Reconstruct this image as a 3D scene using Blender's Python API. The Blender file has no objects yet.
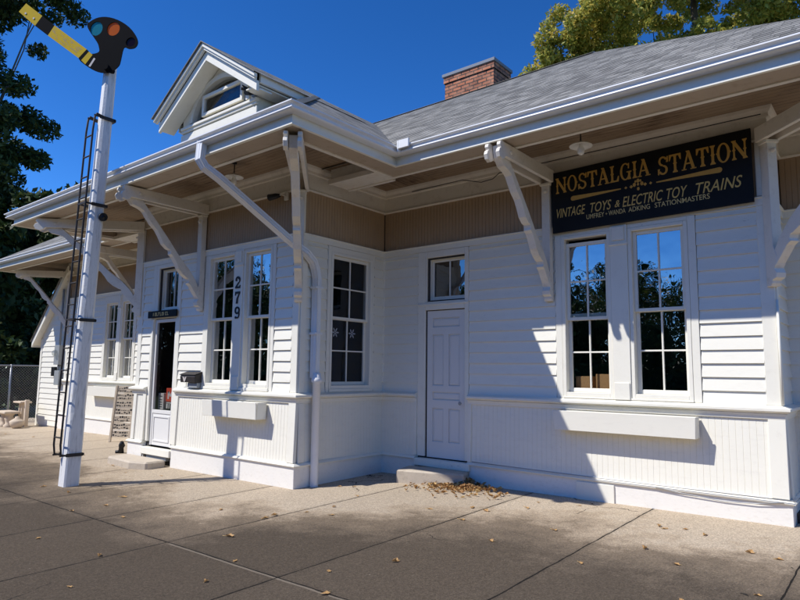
import bpy, math, random
import numpy as np
from mathutils import Vector, Matrix
random.seed(7); rng = np.random.default_rng(11)
R = math.radians
scene = bpy.context.scene
C = scene.collection

# ------------------------------------------------------------------ materials
def new_mat(name):
    m = bpy.data.materials.new(name); m.use_nodes = True
    nt = m.node_tree; nt.nodes.clear()
    out = nt.nodes.new('ShaderNodeOutputMaterial')
    return m, nt, out

class N:
    """small helper to wire nodes"""
    def __init__(s, nt): s.nt = nt
    def __call__(s, typ, ins=None, **kw):
        n = s.nt.nodes.new(typ)
        for k, v in kw.items(): setattr(n, k, v)
        for k, v in (ins or {}).items():
            sock = n.inputs[k]
            if isinstance(v, bpy.types.NodeSocket): s.nt.links.new(v, sock)
            else: sock.default_value = v
        return n
    def math(s, op, a, b=0.0, c=0.0):
        n = s.nt.nodes.new('ShaderNodeMath'); n.operation = op
        for i, v in enumerate((a, b, c)):
            if isinstance(v, bpy.types.NodeSocket): s.nt.links.new(v, n.inputs[i])
            else: n.inputs[i].default_value = v
        return n.outputs[0]
    def mix(s, fac, a, b, mode='MIX'):
        n = s.nt.nodes.new('ShaderNodeMix'); n.data_type = 'RGBA'; n.blend_type = mode
        for i, v in ((0, fac), (6, a), (7, b)):
            if isinstance(v, bpy.types.NodeSocket): s.nt.links.new(v, n.inputs[i])
            else: n.inputs[i].default_value = v
        return n.outputs[2]
    def ramp(s, fac, stops):
        n = s.nt.nodes.new('ShaderNodeValToRGB')
        e = n.color_ramp.elements
        while len(e) < len(stops): e.new(0.5)
        for el, (p, c) in zip(e, stops):
            el.position = p; el.color = c if len(c) == 4 else (*c, 1)
        s.nt.links.new(fac, n.inputs[0]); return n.outputs[0]

def c4(c): return (c[0], c[1], c[2], 1.0)

def paint(name, col, rough=.55, var=.06, scale=3., bump=.15, bscale=60., dirt=None, dirt_amt=.0, spec=.4, metal=0., stretch=(1, 1, 1), chips=0.):
    m, nt, out = new_mat(name); n = N(nt)
    tc = n('ShaderNodeTexCoord')
    mp = n('ShaderNodeMapping', {'Vector': tc.outputs['Object'], 'Scale': stretch})
    v = mp.outputs[0]
    a = n('ShaderNodeTexNoise', {'Vector': v, 'Scale': scale, 'Detail': 6., 'Roughness': .65})
    f = n.math('MULTIPLY_ADD', a.outputs[0], var * 2, 1 - var)
    base = n.mix(1., c4(col), (1, 1, 1, 1), 'MULTIPLY')
    nt.links.new(f, [l for l in nt.nodes if l.type == 'MIX'][-1].inputs[7]) if False else None
    hsv = n('ShaderNodeHueSaturation', {'Color': base, 'Value': f})
    colr = hsv.outputs[0]
    if dirt is not None:
        b = n('ShaderNodeTexNoise', {'Vector': v, 'Scale': scale * 2.3, 'Detail': 9., 'Roughness': .72})
        k = n.ramp(b.outputs[0], [(.52, (0, 0, 0)), (.72, (1, 1, 1))])
        k2 = n.math('MULTIPLY', k, dirt_amt)
        colr = n.mix(k2, colr, c4(dirt))
    if chips:
        cn = n('ShaderNodeTexNoise', {'Vector': v, 'Scale': 19., 'Detail': 7., 'Roughness': .7})
        cm = n('ShaderNodeTexNoise', {'Vector': tc.outputs['Object'], 'Scale': 1.1, 'Detail': 3.})
        ck = n.ramp(n.math('ADD', cn.outputs[0], n.math('MULTIPLY_ADD', cm.outputs[0], .35, -.175)), [(.70, (0, 0, 0)), (.725, (1, 1, 1))])
        colr = n.mix(n.math('MULTIPLY', ck, chips), colr, (.36, .33, .29, 1))
    bn = n('ShaderNodeTexNoise', {'Vector': tc.outputs['Object'], 'Scale': bscale, 'Detail': 4.})
    bp = n('ShaderNodeBump', {'Strength': bump, 'Distance': .004, 'Height': bn.outputs[0]})
    p = n('ShaderNodeBsdfPrincipled', {'Base Color': colr, 'Roughness': rough, 'Metallic': metal, 'Specular IOR Level': spec, 'Normal': bp.outputs[0]})
    nt.links.new(p.outputs[0], out.inputs[0])
    return m

M = {}
M['siding'] = paint('white_siding_paint', (.835, .805, .70), .5, .03, 2.2, .12, 90, (.58, .54, .47), .22, stretch=(1, 1, 3), chips=0.55)
M['skirting'] = paint('grimy_white_skirting_paint', (.82, .79, .725), .6, .04, 7., .25, 60, (.50, .44, .35), .28, stretch=(1, 1, 2.), chips=0.7)
M['trim'] = paint('white_trim_paint', (.835, .805, .70), .5, .03, 3., .12, 70, (.55, .50, .43), .20, chips=0.5)
M['cream'] = paint('cream_soffit_paint', (.79, .74, .65), .6, .06, 4., .15, 60, (.42, .33, .23), .35, chips=0.6)
M['underside'] = paint('tan_underside_paint', (.45, .365, .275), .65, .08, 3., .15, 60, (.28, .20, .13), .5)
M['tan'] = paint('tan_board_paint', (.41, .29, .18), .6, .07, 3., .1, 80, (.22, .16, .10), .3, stretch=(1, 1, .3), chips=0.5)
M['door'] = paint('white_door_paint', (.77, .755, .715), .45, .02, 3., .06, 60)
M['metal_white'] = paint('white_gutter_enamel', (.82, .82, .81), .35, .03, 4., .05, 50, (.5, .47, .42), .12)
M['signal_white'] = paint('weathered_white_pole_paint', (.76, .755, .74), .65, .08, 9., .5, 40, (.20, .185, .165), .75, stretch=(2, 2, .16), chips=0.8)
M['black'] = paint('black_enamel', (.012, .012, .013), .45, .2, 8., .1, 80)
M['matte_black'] = paint('matte_black_signal_paint', (.008, .008, .009), .9, .2, 8., .1, 80, spec=.06)
M['iron'] = paint('rusty_black_iron', (.025, .021, .019), .6, .3, 12., .2, 90, (.09, .045, .03), .4)
M['signboard'] = paint('black_signboard', (.006, .006, .007), .6, .3, 3., .1, 60, spec=.25)
M['gold'] = paint('gold_lettering', (.62, .36, .075), .6, .15, 14., .05, 60, (.30, .16, .04), .5)
M['gold_pale'] = paint('pale_gold_lettering', (.70, .56, .24), .6, .12, 20., .05, 60, (.35, .26, .11), .4)
M['gold_mid'] = paint('gold_script_lettering', (.66, .47, .15), .6, .12, 20., .05, 60, (.32, .2, .06), .4)
M['signal_yellow'] = paint('faded_signal_yellow', (0.6106, 0.4047, 0.01704), .7, .12, 9., .1, 60, (0.5112, 0.3834, 0.0852), .5, spec=.1)
M['concrete_step'] = paint('step_concrete', (0.5112, 0.4402, 0.3479), .9, .14, 6., .6, 60, (0.284, 0.2272, 0.1704), .6)
M['stone'] = paint('garden_stone', (0.6248, 0.5112, 0.3834), .9, .12, 8., .6, 50, (0.355, 0.284, 0.213), .5)
M['cardboard'] = paint('brown_cardboard', (.52, .30, .13), .8, .08, 5., .1, 50)
M['rust_stain'] = paint('bleached_rust_stain', (.42, .30, .16), .9, .3, 30., .1, 60)
M['red'] = paint('red_carton', (.55, .06, .025), .5, .05, 5., .05, 50)
M['offwhite'] = paint('offwhite_carton', (.55, .50, .46), .6, .05, 5., .05, 50)
M['grey_metal'] = paint('grey_meter_metal', (.30, .32, .33), .4, .08, 6., .05, 50)
M['galv'] = paint('galvanised_steel', (.36, .37, .38), .4, .1, 8., .05, 50, metal=.4)
M['lamp_enamel'] = paint('white_lamp_enamel', (.78, .76, .70), .35, .03, 5., .03, 40)
M['oldwood'] = paint('weathered_pale_wood', (0.568, 0.4757, 0.355), .85, .14, 9., .5, 40, (0.1988, 0.142, 0.0994), .6, stretch=(1, 1, .3))
M['ink'] = paint('black_ink', (.03, .027, .025), .8, .1, 9., .0, 40)
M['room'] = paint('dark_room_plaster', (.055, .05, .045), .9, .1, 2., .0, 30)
M['bark'] = paint('tree_bark', (0.1207, 0.09656, 0.07384), .95, .3, 6., 1., 25, (0.0426, 0.0355, 0.0284), .7, stretch=(1, 1, .25))
M['curtain'] = paint('white_curtain', (.55, .55, .52), .9, .12, 14., .2, 20, stretch=(6, 6, .3))
M['slate'] = paint('chimney_cap_slate', (0.213, 0.2272, 0.2556), .8, .1, 8., .3, 50)
M['snow'] = paint('white_decal', (.36, .38, .4), .7, .02, 5., 0, 40)

def soffit_mat(name, axis):
    m, nt, out = new_mat(name); n = N(nt)
    tc = n('ShaderNodeTexCoord'); sp = n('ShaderNodeSeparateXYZ', {'Vector': tc.outputs['Object']})
    t = n.math('DIVIDE', sp.outputs[axis], .085)
    cell = n.math('FLOOR', t); fr = n.math('FRACT', t)
    wn = n('ShaderNodeTexWhiteNoise', {'W': cell}, noise_dimensions='1D')
    st = (1, 1, 1); st = [2.5, 2.5, 2.5]; st[axis] = 26
    mp = n('ShaderNodeMapping', {'Vector': tc.outputs['Object'], 'Scale': tuple(st)})
    g = n('ShaderNodeTexNoise', {'Vector': mp.outputs[0], 'Scale': 1., 'Detail': 8., 'Roughness': .7})
    g2 = n('ShaderNodeTexNoise', {'Vector': tc.outputs['Object'], 'Scale': 1.3, 'Detail': 5., 'Roughness': .6})
    k = n.math('ADD', n.math('MULTIPLY', g.outputs[0], .75), n.math('MULTIPLY', g2.outputs[0], .55))
    k = n.math('ADD', k, n.math('MULTIPLY', wn.outputs[0], .09))
    col = n.ramp(k, [(.50, (.36, .275, .19)), (.70, (.31, .228, .152)), (.80, (.23, .16, .105)), (.90, (.08, .055, .038))])
    gap = n.math('LESS_THAN', fr, .06)
    col = n.mix(n.math('MULTIPLY', gap, .75), col, (.03, .02, .015, 1))
    bp = n('ShaderNodeBump', {'Strength': .5, 'Distance': .01, 'Height': k})
    p = n('ShaderNodeBsdfPrincipled', {'Base Color': col, 'Roughness': .85, 'Normal': bp.outputs[0], 'Specular IOR Level': .2})
    nt.links.new(p.outputs[0], out.inputs[0]); return m
M['soffit_x'] = soffit_mat('peeling_soffit_boards', 1)
M['soffit_y'] = soffit_mat('peeling_soffit_boards_cross', 0)

def shingle_mat():
    m, nt, out = new_mat('grey_asphalt_shingles'); n = N(nt)
    uv = n('ShaderNodeUVMap'); sp = n('ShaderNodeSeparateXYZ', {'Vector': uv.outputs[0]})
    row = n.math('FLOOR', n.math('DIVIDE', sp.outputs[1], .14))
    w1 = n('ShaderNodeTexWhiteNoise', {'W': row}, noise_dimensions='1D')
    u = n.math('ADD', n.math('DIVIDE', sp.outputs[0], .17), n.math('MULTIPLY', w1.outputs[0], 7.3))
    cell = n.math('FLOOR', u); fr = n.math('FRACT', u)
    cv = n('ShaderNodeCombineXYZ', {'X': cell, 'Y': row})
    w2 = n('ShaderNodeTexWhiteNoise', {'Vector': cv.outputs[0]}, noise_dimensions='2D')
    tc = n('ShaderNodeTexCoord')
    g = n('ShaderNodeTexNoise', {'Vector': tc.outputs['Object'], 'Scale': 140., 'Detail': 3.})
    g2 = n('ShaderNodeTexNoise', {'Vector': tc.outputs['Object'], 'Scale': .9, 'Detail': 4.})
    v = n.math('ADD', n.math('MULTIPLY', w2.outputs[0], .62), n.math('MULTIPLY', g.outputs[0], .28))
    v = n.math('ADD', v, n.math('MULTIPLY', n.math('SUBTRACT', g2.outputs[0], .5), .22))
    col = n.ramp(v, [(.08, (.14, .137, .127)), (.35, (.205, .20, .186)), (.62, (.275, .268, .248)), (.9, (.365, .355, .325))])
    gap = n.math('LESS_THAN', fr, .05)
    col = n.mix(n.math('MULTIPLY', gap, .6), col, (.04, .04, .042, 1))
    bp = n('ShaderNodeBump', {'Strength': .6, 'Distance': .006, 'Height': v})
    p = n('ShaderNodeBsdfPrincipled', {'Base Color': col, 'Roughness': .92, 'Normal': bp.outputs[0], 'Specular IOR Level': .2})
    nt.links.new(p.outputs[0], out.inputs[0]); return m
M['shingle'] = shingle_mat()

def brick_mat():
    m, nt, out = new_mat('red_chimney_brick'); n = N(nt)
    uv = n('ShaderNodeUVMap')
    ns = n('ShaderNodeTexNoise', {'Vector': uv.outputs[0], 'Scale': 6., 'Detail': 5.})
    b = n('ShaderNodeTexBrick', {'Vector': uv.outputs[0], 'Color1': (.50, .175, .085, 1), 'Color2': (.25, .09, .05, 1), 'Mortar': (.045, .035, .03, 1),
          'Scale': 1., 'Mortar Size': .012, 'Brick Width': .21, 'Row Height': .076, 'Bias': .0})
    pat = n.ramp(ns.outputs[0], [(.42, (0, 0, 0)), (.66, (1, 1, 1))]); col = n.mix(n.math('MULTIPLY', pat, .38), b.outputs[0], (.60, .33, .21, 1))
    h = n.math('SUBTRACT', n.math('MULTIPLY', ns.outputs[0], .5), b.outputs[1])
    bp = n('ShaderNodeBump', {'Strength': .9, 'Distance': .015, 'Height': h})
    p = n('ShaderNodeBsdfPrincipled', {'Base Color': col, 'Roughness': .9, 'Normal': bp.outputs[0]})
    nt.links.new(p.outputs[0], out.inputs[0]); return m
M['brick'] = brick_mat()

def glass_mat(name, mixv=.30, tint=(.88, .9, .9), edge=.7):
    m, nt, out = new_mat(name); n = N(nt)
    tc = n('ShaderNodeTexCoord')
    w = n('ShaderNodeTexNoise', {'Vector': tc.outputs['Object'], 'Scale': 2.6, 'Detail': 2.})
    bp = n('ShaderNodeBump', {'Strength': .22, 'Distance': .02, 'Height': w.outputs[0]})
    gl = n('ShaderNodeBsdfGlossy', {'Color': (.95, .97, 1, 1), 'Roughness': .01, 'Normal': bp.outputs[0]})
    tr = n('ShaderNodeBsdfTransparent', {'Color': c4(tint)})
    fr = n('ShaderNodeLayerWeight', {'Blend': .5})
    f = n.math('MULTIPLY_ADD', n.math('POWER', fr.outputs[1], 4.), edge, mixv+.035)
    mx = n('ShaderNodeMixShader', {0: f, 1: tr.outputs[0], 2: gl.outputs[0]})
    nt.links.new(mx.outputs[0], out.inputs[0]); return m
M['glass'] = glass_mat('window_glass', .30, (.9, .92, .92))
M['glass_dim'] = glass_mat('screened_window_glass', .02, (.6, .62, .62), .3)
M['glass_transom'] = glass_mat('transom_glass', .16, (.4, .42, .42))
M['glass_door'] = glass_mat('dark_door_glass', .02, (.75, .77, .77), .25)

def lens_mat(name, col):
    m, nt, out = new_mat(name); n = N(nt)
    t = n('ShaderNodeBsdfTranslucent', {'Color': c4(col)})
    d = n('ShaderNodeBsdfPrincipled', {'Base Color': c4(col), 'Roughness': .15})
    mx = n('ShaderNodeMixShader', {0: .35, 1: t.outputs[0], 2: d.outputs[0]})
    nt.links.new(mx.outputs[0], out.inputs[0]); return m
M['lens_teal'] = lens_mat('teal_signal_glass', (.06, .42, .50))
M['lens_amber'] = lens_mat('amber_signal_glass', (.85, .26, .03))
M['lens_red'] = lens_mat('dark_red_signal_glass', (.03, .004, .004))

def leaf_mat(name, stops, trans=.3):
    m, nt, out = new_mat(name); n = N(nt)
    g = n('ShaderNodeNewGeometry')
    col = n.ramp(g.outputs['Random Per Island'], stops)
    d = n('ShaderNodeBsdfPrincipled', {'Base Color': col, 'Roughness': .55, 'Specular IOR Level': .25})
    t = n('ShaderNodeBsdfTranslucent', {'Color': col})
    mx = n('ShaderNodeMixShader', {0: trans, 1: d.outputs[0], 2: t.outputs[0]})
    nt.links.new(mx.outputs[0], out.inputs[0]); return m
M['leaf_dark'] = leaf_mat('dark_green_leaves', [(0, (0.01988, 0.03976, 0.0142)), (.5, (0.03692, 0.06816, 0.01988)), (.85, (0.071, 0.1051, 0.0284)), (1, (0.1278, 0.1491, 0.03692))], .2)
M['leaf_autumn'] = leaf_mat('yellowing_leaves', [(0, (.18, .23, .05)), (.4, (.38, .38, .08)), (.75, (.60, .53, .12)), (1, (.60, .42, .10))], .4)
M['leaf_dry'] = leaf_mat('dry_brown_leaves', [(0, (0.2414, 0.1207, 0.0426)), (.5, (0.4544, 0.2556, 0.0994)), (1, (0.639, 0.4544, 0.1988))], .15)

JX = [-10.85, -9.35, -7.85, -6.35, -4.85, -3.35, -1.9, -.34, 1.09, 2.66, 4.16, 5.73, 7.2, 8.7, 10.2]
JY = [-13.3, -10.3, -7.3, -4.28]
def concrete_mat():
    m, nt, out = new_mat('weathered_concrete'); n = N(nt)
    tc = n('ShaderNodeTexCoord'); P = tc.outputs['Object']
    wob = n('ShaderNodeTexNoise', {'Vector': P, 'Scale': 3., 'Detail': 4.})
    sp = n('ShaderNodeSeparateXYZ', {'Vector': P})
    wx = n.math('MULTIPLY_ADD', wob.outputs[0], .03, -.015)
    x = n.math('ADD', sp.outputs[0], wx); y = n.math('ADD', sp.outputs[1], wx)
    dist = None
    def mn(a, b): return b if a is None else n.math('MINIMUM', a, b)
    for jx in JX: dist = mn(dist, n.math('ABSOLUTE', n.math('SUBTRACT', x, jx)))
    for jy in JY: dist = mn(dist, n.math('ABSOLUTE', n.math('SUBTRACT', y, jy)))
    jw = n('ShaderNodeTexNoise', {'Vector': P, 'Scale': 5., 'Detail': 5., 'Roughness': .7})
    joint = n.math('LESS_THAN', dist, n.math('MULTIPLY_ADD', jw.outputs[0], .022, -.0035))
    near = n.math('SUBTRACT', 1., n.math('MULTIPLY', dist, 9.)); near = n.math('MAXIMUM', near, 0.)
    # hairline cracks
    wv = n('ShaderNodeTexNoise', {'Vector': P, 'Scale': 1.1, 'Detail': 6.})
    pv = n('ShaderNodeVectorMath', {0: P, 1: wv.outputs['Color']}, operation='ADD')
    vo = n('ShaderNodeTexVoronoi', {'Vector': pv.outputs[0], 'Scale': .42}, feature='DISTANCE_TO_EDGE')
    crack = n.math('LESS_THAN', vo.outputs[0], .0022)
    ck2 = n('ShaderNodeTexNoise', {'Vector': P, 'Scale': .45, 'Detail': 2.})
    crack = n.math('MULTIPLY', crack, n.math('GREATER_THAN', ck2.outputs[0], .60))
    # big weathering: clean and pale near the walls, blackened out on the apron
    nb = n('ShaderNodeTexNoise', {'Vector': P, 'Scale': .75, 'Detail': 7., 'Roughness': .62})
    nm = n('ShaderNodeTexNoise', {'Vector': P, 'Scale': 4.2, 'Detail': 8., 'Roughness': .7})
    # distance from the eaves drip line (y=-1.5 at right, y=-3.3 before the bay)
    inbay = n('ShaderNodeMapRange', {'Value': x, 'From Min': 3.2, 'From Max': .4, 'To Min': 0., 'To Max': 1.}, interpolation_type='SMOOTHSTEP').outputs[0]
    drip = n.math('MULTIPLY_ADD', inbay, -1.75, -1.05)
    past = n.math('SUBTRACT', drip, y)
    k = n.math('MULTIPLY_ADD', past, .52, .08)
    k = n.math('ADD', k, n.math('MULTIPLY_ADD', nb.outputs[0], 1.7, -.85))
    k = n.math('ADD', k, n.math('MULTIPLY_ADD', nm.outputs[0], .85, -.43))
    far = n.math('MULTIPLY', n.math('MAXIMUM', n.math('SUBTRACT', -2.4, x), 0.), -.07)
    k = n.math('SUBTRACT', k, far)
    col = n.ramp(k, [(.0, (.43, .355, .265)), (.16, (.375, .30, .215)), (.46, (.19, .147, .103)), (.80, (.128, .10, .072)), (1., (.088, .069, .05))])
    # broad brown-black stains and a little slab to slab difference
    st = n('ShaderNodeTexNoise', {'Vector': P, 'Scale': .42, 'Detail': 6., 'Roughness': .6, 'Distortion': .6})
    sm = n.ramp(st.outputs[0], [(.46, (0, 0, 0)), (.62, (1, 1, 1))])
    past01 = n('ShaderNodeMapRange', {'Value': past, 'From Min': .5, 'From Max': 2.2}).outputs[0]
    col = n.mix(n.math('MULTIPLY', n.math('MULTIPLY', sm, past01), .55), col, (.085, .066, .047, 1))
    sl = n('ShaderNodeTexWhiteNoise', {'W': n.math('FLOOR', n.math('DIVIDE', n.math('ADD', x, .34), 1.5))}, noise_dimensions='1D')
    col = n('ShaderNodeHueSaturation', {'Color': col, 'Value': n.math('MULTIPLY_ADD', sl.outputs[0], .16, .92)}).outputs[0]
    # aggregate speckle
    ag = n('ShaderNodeTexVoronoi', {'Vector': P, 'Scale': 95.})
    ag2 = n('ShaderNodeTexNoise', {'Vector': P, 'Scale': 160., 'Detail': 4., 'Roughness': .8})
    spk = n.ramp(ag.outputs['Color'], [(.0, (.5, .48, .46)), (.5, (1, 1, 1)), (1., (1.75, 1.7, 1.62))])
    col = n.mix(.6, col, n.mix(1., col, spk, 'MULTIPLY'))
    gr = n.ramp(ag2.outputs[0], [(.3, (.55, .55, .55)), (.5, (1, 1, 1)), (.72, (1.5, 1.5, 1.5))])
    col = n.mix(.7, col, n.mix(1., col, gr, 'MULTIPLY'))
    # pale worn flecks
    fl = n('ShaderNodeTexNoise', {'Vector': P, 'Scale': 11., 'Detail': 8., 'Roughness': .8})
    flm = n.ramp(fl.outputs[0], [(.64, (0, 0, 0)), (.70, (1, 1, 1))])
    col = n.mix(n.math('MULTIPLY', flm, .5), col, (.42, .36, .28, 1))
    # worn lighter edge just beside the joint, dark joint itself
    col = n.mix(n.math('MULTIPLY', n.math('POWER', near, 3.), .28), col, (.05, .042, .033, 1))
    ce = n.math('MULTIPLY', n.math('LESS_THAN', n.math('ABSOLUTE', n.math('SUBTRACT', n.math('ABSOLUTE', n.math('SUBTRACT', y, -4.30)), .0)), .013), n.math('GREATER_THAN', x, 1.15))
    col = n.mix(n.math('MULTIPLY', ce, .45), col, (.30, .25, .19, 1))
    col = n.mix(joint, col, (.018, .015, .012, 1))
    col = n.mix(crack, col, (.03, .025, .02, 1))
    h = n.math('SUBTRACT', n.math('ADD', n.math('MULTIPLY', ag2.outputs[0], .5), n.math('MULTIPLY', ag.outputs['Distance'], .35)), n.math('MULTIPLY', joint, 2.5))
    bp = n('ShaderNodeBump', {'Strength': .65, 'Distance': .008, 'Height': h})
    p = n('ShaderNodeBsdfPrincipled', {'Base Color': col, 'Roughness': .95, 'Normal': bp.outputs[0], 'Specular IOR Level': .12})
    nt.links.new(p.outputs[0], out.inputs[0]); return m
M['concrete'] = concrete_mat()
M['grass'] = paint('mown_grass', (0.071, 0.1065, 0.03124), .9, .3, 3., 1., 30, (0.1704, 0.142, 0.0639), .5)

# ------------------------------------------------------------------ mesh builder
class MB:
    def __init__(s): s.v = []; s.f = []; s.uv = {}; s.smooth = set()
    def add(s, vs, fs, uvs=None, smooth=False):
        o = len(s.v); s.v += [tuple(p) for p in vs]
        for i, f in enumerate(fs):
            if uvs: s.uv[len(s.f)] = uvs[i]
            if smooth: s.smooth.add(len(s.f))
            s.f.append(tuple(o + k for k in f))
        return s
    def box(s, x0, x1, y0, y1, z0, z1):
        return s.add([(x0,y0,z0),(x1,y0,z0),(x1,y1,z0),(x0,y1,z0),(x0,y0,z1),(x1,y0,z1),(x1,y1,z1),(x0,y1,z1)],
                     [(0,3,2,1),(4,5,6,7),(0,1,5,4),(1,2,6,5),(2,3,7,6),(3,0,4,7)])
    def prism(s, pts, ext):
        """polygon of 3-D points extruded by a vector"""
        n = len(pts); e = Vector(ext)
        a = [Vector(p) for p in pts]; b = [p + e for p in a]
        nrm = Vector((0,0,0))
        for i in range(n): nrm += a[i].cross(a[(i+1) % n])
        fl = nrm.dot(e) < 0
        fs = [tuple(range(n)), tuple(range(2*n-1, n-1, -1))] + [(i, n+i, n+(i+1)%n, (i+1)%n) for i in range(n)]
        if not fl: fs = [tuple(reversed(f)) for f in fs]
        return s.add(a + b, fs)
    def tube(s, path, r, seg=8, caps=True, radii=None, smooth=True):
        P = [Vector(p) for p in path]; n = len(P); vs = []; up = None
        for i, p in enumerate(P):
            t = (P[min(i+1, n-1)] - P[max(i-1, 0)]).normalized()
            if up is None:
                up = Vector((0,0,1)) if abs(t.z) < .9 else Vector((1,0,0))
            a = t.cross(up).normalized(); b = a.cross(t).normalized(); up = b
            rr = radii[i] if radii else r
            for k in range(seg):
                w = 2*math.pi*k/seg
                vs.append(p + (a*math.cos(w) + b*math.sin(w))*rr)
        fs = []
        for i in range(n-1):
            for k in range(seg):
                fs.append((i*seg+k, i*seg+(k+1)%seg, (i+1)*seg+(k+1)%seg, (i+1)*seg+k))
        s.add(vs, fs, smooth=smooth)
        o = len(s.v) - len(vs)
        if caps:
            s.f.append(tuple(o+k for k in reversed(range(seg)))); s.f.append(tuple(o+(n-1)*seg+k for k in range(seg)))
        return s
    def lathe(s, prof, loc, seg=20, axis='z'):
        vs = []; n = len(prof)
        for (r, h) in prof:
            for k in range(seg):
                w = 2*math.pi*k/seg
                q = (r*math.cos(w), r*math.sin(w), h)
                if axis == 'x': q = (q[2], q[0], q[1])
                if axis == 'y': q = (q[0], q[2], q[1])
                vs.append((loc[0]+q[0], loc[1]+q[1], loc[2]+q[2]))
        fs = [(i*seg+k, i*seg+(k+1)%seg, (i+1)*seg+(k+1)%seg, (i+1)*seg+k) for i in range(n-1) for k in range(seg)]
        return s.add(vs, fs, smooth=True)
    def sweep(s, path, prof, closed=False):
        """profile (offset outwards, z) swept along a plan polyline with mitred corners; outward = right-hand side"""
        P = [Vector(p) for p in path]; n = len(P); m = len(prof); vs = []
        for i, p in enumerate(P):
            d0 = (P[i]-P[i-1]).normalized() if i > 0 else None
            d1 = (P[i+1]-P[i]).normalized() if i < n-1 else None
            if d0 is None: d0 = d1
            if d1 is None: d1 = d0
            n0 = Vector((d0.y, -d0.x)); n1 = Vector((d1.y, -d1.x))
            mt = (n0+n1); mt = mt / max(mt.dot(n0), 1e-6) if mt.length > 1e-6 else n0
            for (o, z) in prof: vs.append((p.x+mt.x*o, p.y+mt.y*o, z))
        fs = [(i*m+k, (i+1)*m+k, (i+1)*m+(k+1)%m, i*m+(k+1)%m) for i in range(n-1) for k in range(m)]
        fs += [tuple(range(m)), tuple((n-1)*m+k for k in reversed(range(m)))]
        # orientation
        ar = sum(prof[k][0]*prof[(k+1)%m][1]-prof[(k+1)%m][0]*prof[k][1] for k in range(m))
        if ar > 0: fs = [tuple(reversed(f)) for f in fs]
        return s.add(vs, fs)

def mesh_obj(name, mb, mat, parent=None, bevel=0, label=None):
    off = Vector((0,0,0))
    p = parent
    while p is not None: off += p.location; p = p.parent
    me = bpy.data.meshes.new(name)
    me.from_pydata([(v[0]-off.x, v[1]-off.y, v[2]-off.z) for v in mb.v], [], mb.f)
    if mb.uv:
        ul = me.uv_layers.new(name='UVMap')
        for pl in me.polygons:
            u = mb.uv.get(pl.index)
            if u:
                for li, q in zip(pl.loop_indices, u): ul.data[li].uv = q
    for i in mb.smooth:
        me.polygons[i].use_smooth = True
    me.materials.append(M[mat] if isinstance(mat, str) else mat)
    me.update()
    o = bpy.data.objects.new(name, me); C.objects.link(o)
    if parent is not None: o.parent = parent
    if bevel:
        b = o.modifiers.new('bevel', 'BEVEL'); b.width = bevel; b.segments = 1; b.limit_method = 'ANGLE'; b.angle_limit = R(50)
    if label: o['label'] = label
    return o
def tag(o, label, cat, group=None, kind=None):
    if label: o['label'] = label
    if cat: o['category'] = cat
    if group: o['group'] = group
    if kind: o['kind'] = kind
    return o
def thing(name, label, cat, loc=(0,0,0), group=None):
    o = bpy.data.objects.new(name, None); C.objects.link(o); o.location = loc; o.empty_display_size = .3
    return tag(o, label, cat, group)
def single(name, mb, mat, label, cat, loc=(0,0,0), group=None, bevel=0):
    """a thing that is one mesh, origin at its base"""
    mb2 = MB(); mb2.v = [(v[0]-loc[0], v[1]-loc[1], v[2]-loc[2]) for v in mb.v]; mb2.f = mb.f; mb2.uv = mb.uv; mb2.smooth = mb.smooth
    o = mesh_obj(name, mb2, mat, None, bevel); o.location = loc
    return tag(o, label, cat, group)
def structure(name, mb, mat):
    o = mesh_obj(name, mb, mat); o['kind'] = 'structure'; return o

def gz(x, y): return -.05 + .009*x + .012*y

class F:
    """wall frame: u along the wall, n outwards"""
    def __init__(s, o, u): 
        s.o = Vector((o[0], o[1], 0)); s.u = Vector((u[0], u[1], 0)).normalized(); s.n = Vector((s.u.y, -s.u.x, 0))
    def p(s, u, n, z): q = s.o + s.u*u + s.n*n; return (q.x, q.y, z)
    def box(s, mb, u0, u1, n0, n1, z0, z1):
        P = s.p
        return mb.add([P(u0,n1,z0),P(u1,n1,z0),P(u1,n0,z0),P(u0,n0,z0),P(u0,n1,z1),P(u1,n1,z1),P(u1,n0,z1),P(u0,n0,z1)],
                     [(0,3,2,1),(4,5,6,7),(0,1,5,4),(1,2,6,5),(2,3,7,6),(3,0,4,7)])

# ------------------------------------------------------------------ the ground
g = MB()
def gp(x, y, dz=0): return (x, y, gz(x, y)+dz)
g.add([gp(-16.5,-24), gp(22,-24), gp(22,9), gp(-16.5,9)], [(0,1,2,3)])
structure('pavement', g, 'concrete')
g = MB(); S = 900
g.add([gp(-S,-S,-.2), gp(S,-S,-.2), gp(S,S,-.2), gp(-S,S,-.2)], [(0,1,2,3)])
# keep the lawn nearly level far away
g.v = [(x, y, -.45) for x, y, z in g.v]
structure('grass', g, 'grass')

# ------------------------------------------------------------------ the station building
B = thing('station_building', 'white clapboard railway depot with tan frieze, wide bracketed eaves and grey shingle roof', 'building', (0, 0, 0))
D = 1.797; XL = -4.29; XR = 5.45; XE = -11.6; YS = .8; XW = 6.4
FR = F((0,0), (1,0)); FB = F((XL,-D), (1,0)); FS = F((0,-D), (0,1)); FF = F((XE,0), (1,0))
FT = F((XR,0), (0,1)); FW = F((XR,YS), (1,0)); FL = F((XL,0), (0,-1))
ZC = 1.15; ZB0 = 3.43; ZB1 = 4.07; ZT = 4.42
def ub(x): return x - XL     # bay front: world x -> u
def us(y): return y + D      # bay side: world y -> u
def uf(x): return x - XE

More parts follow.
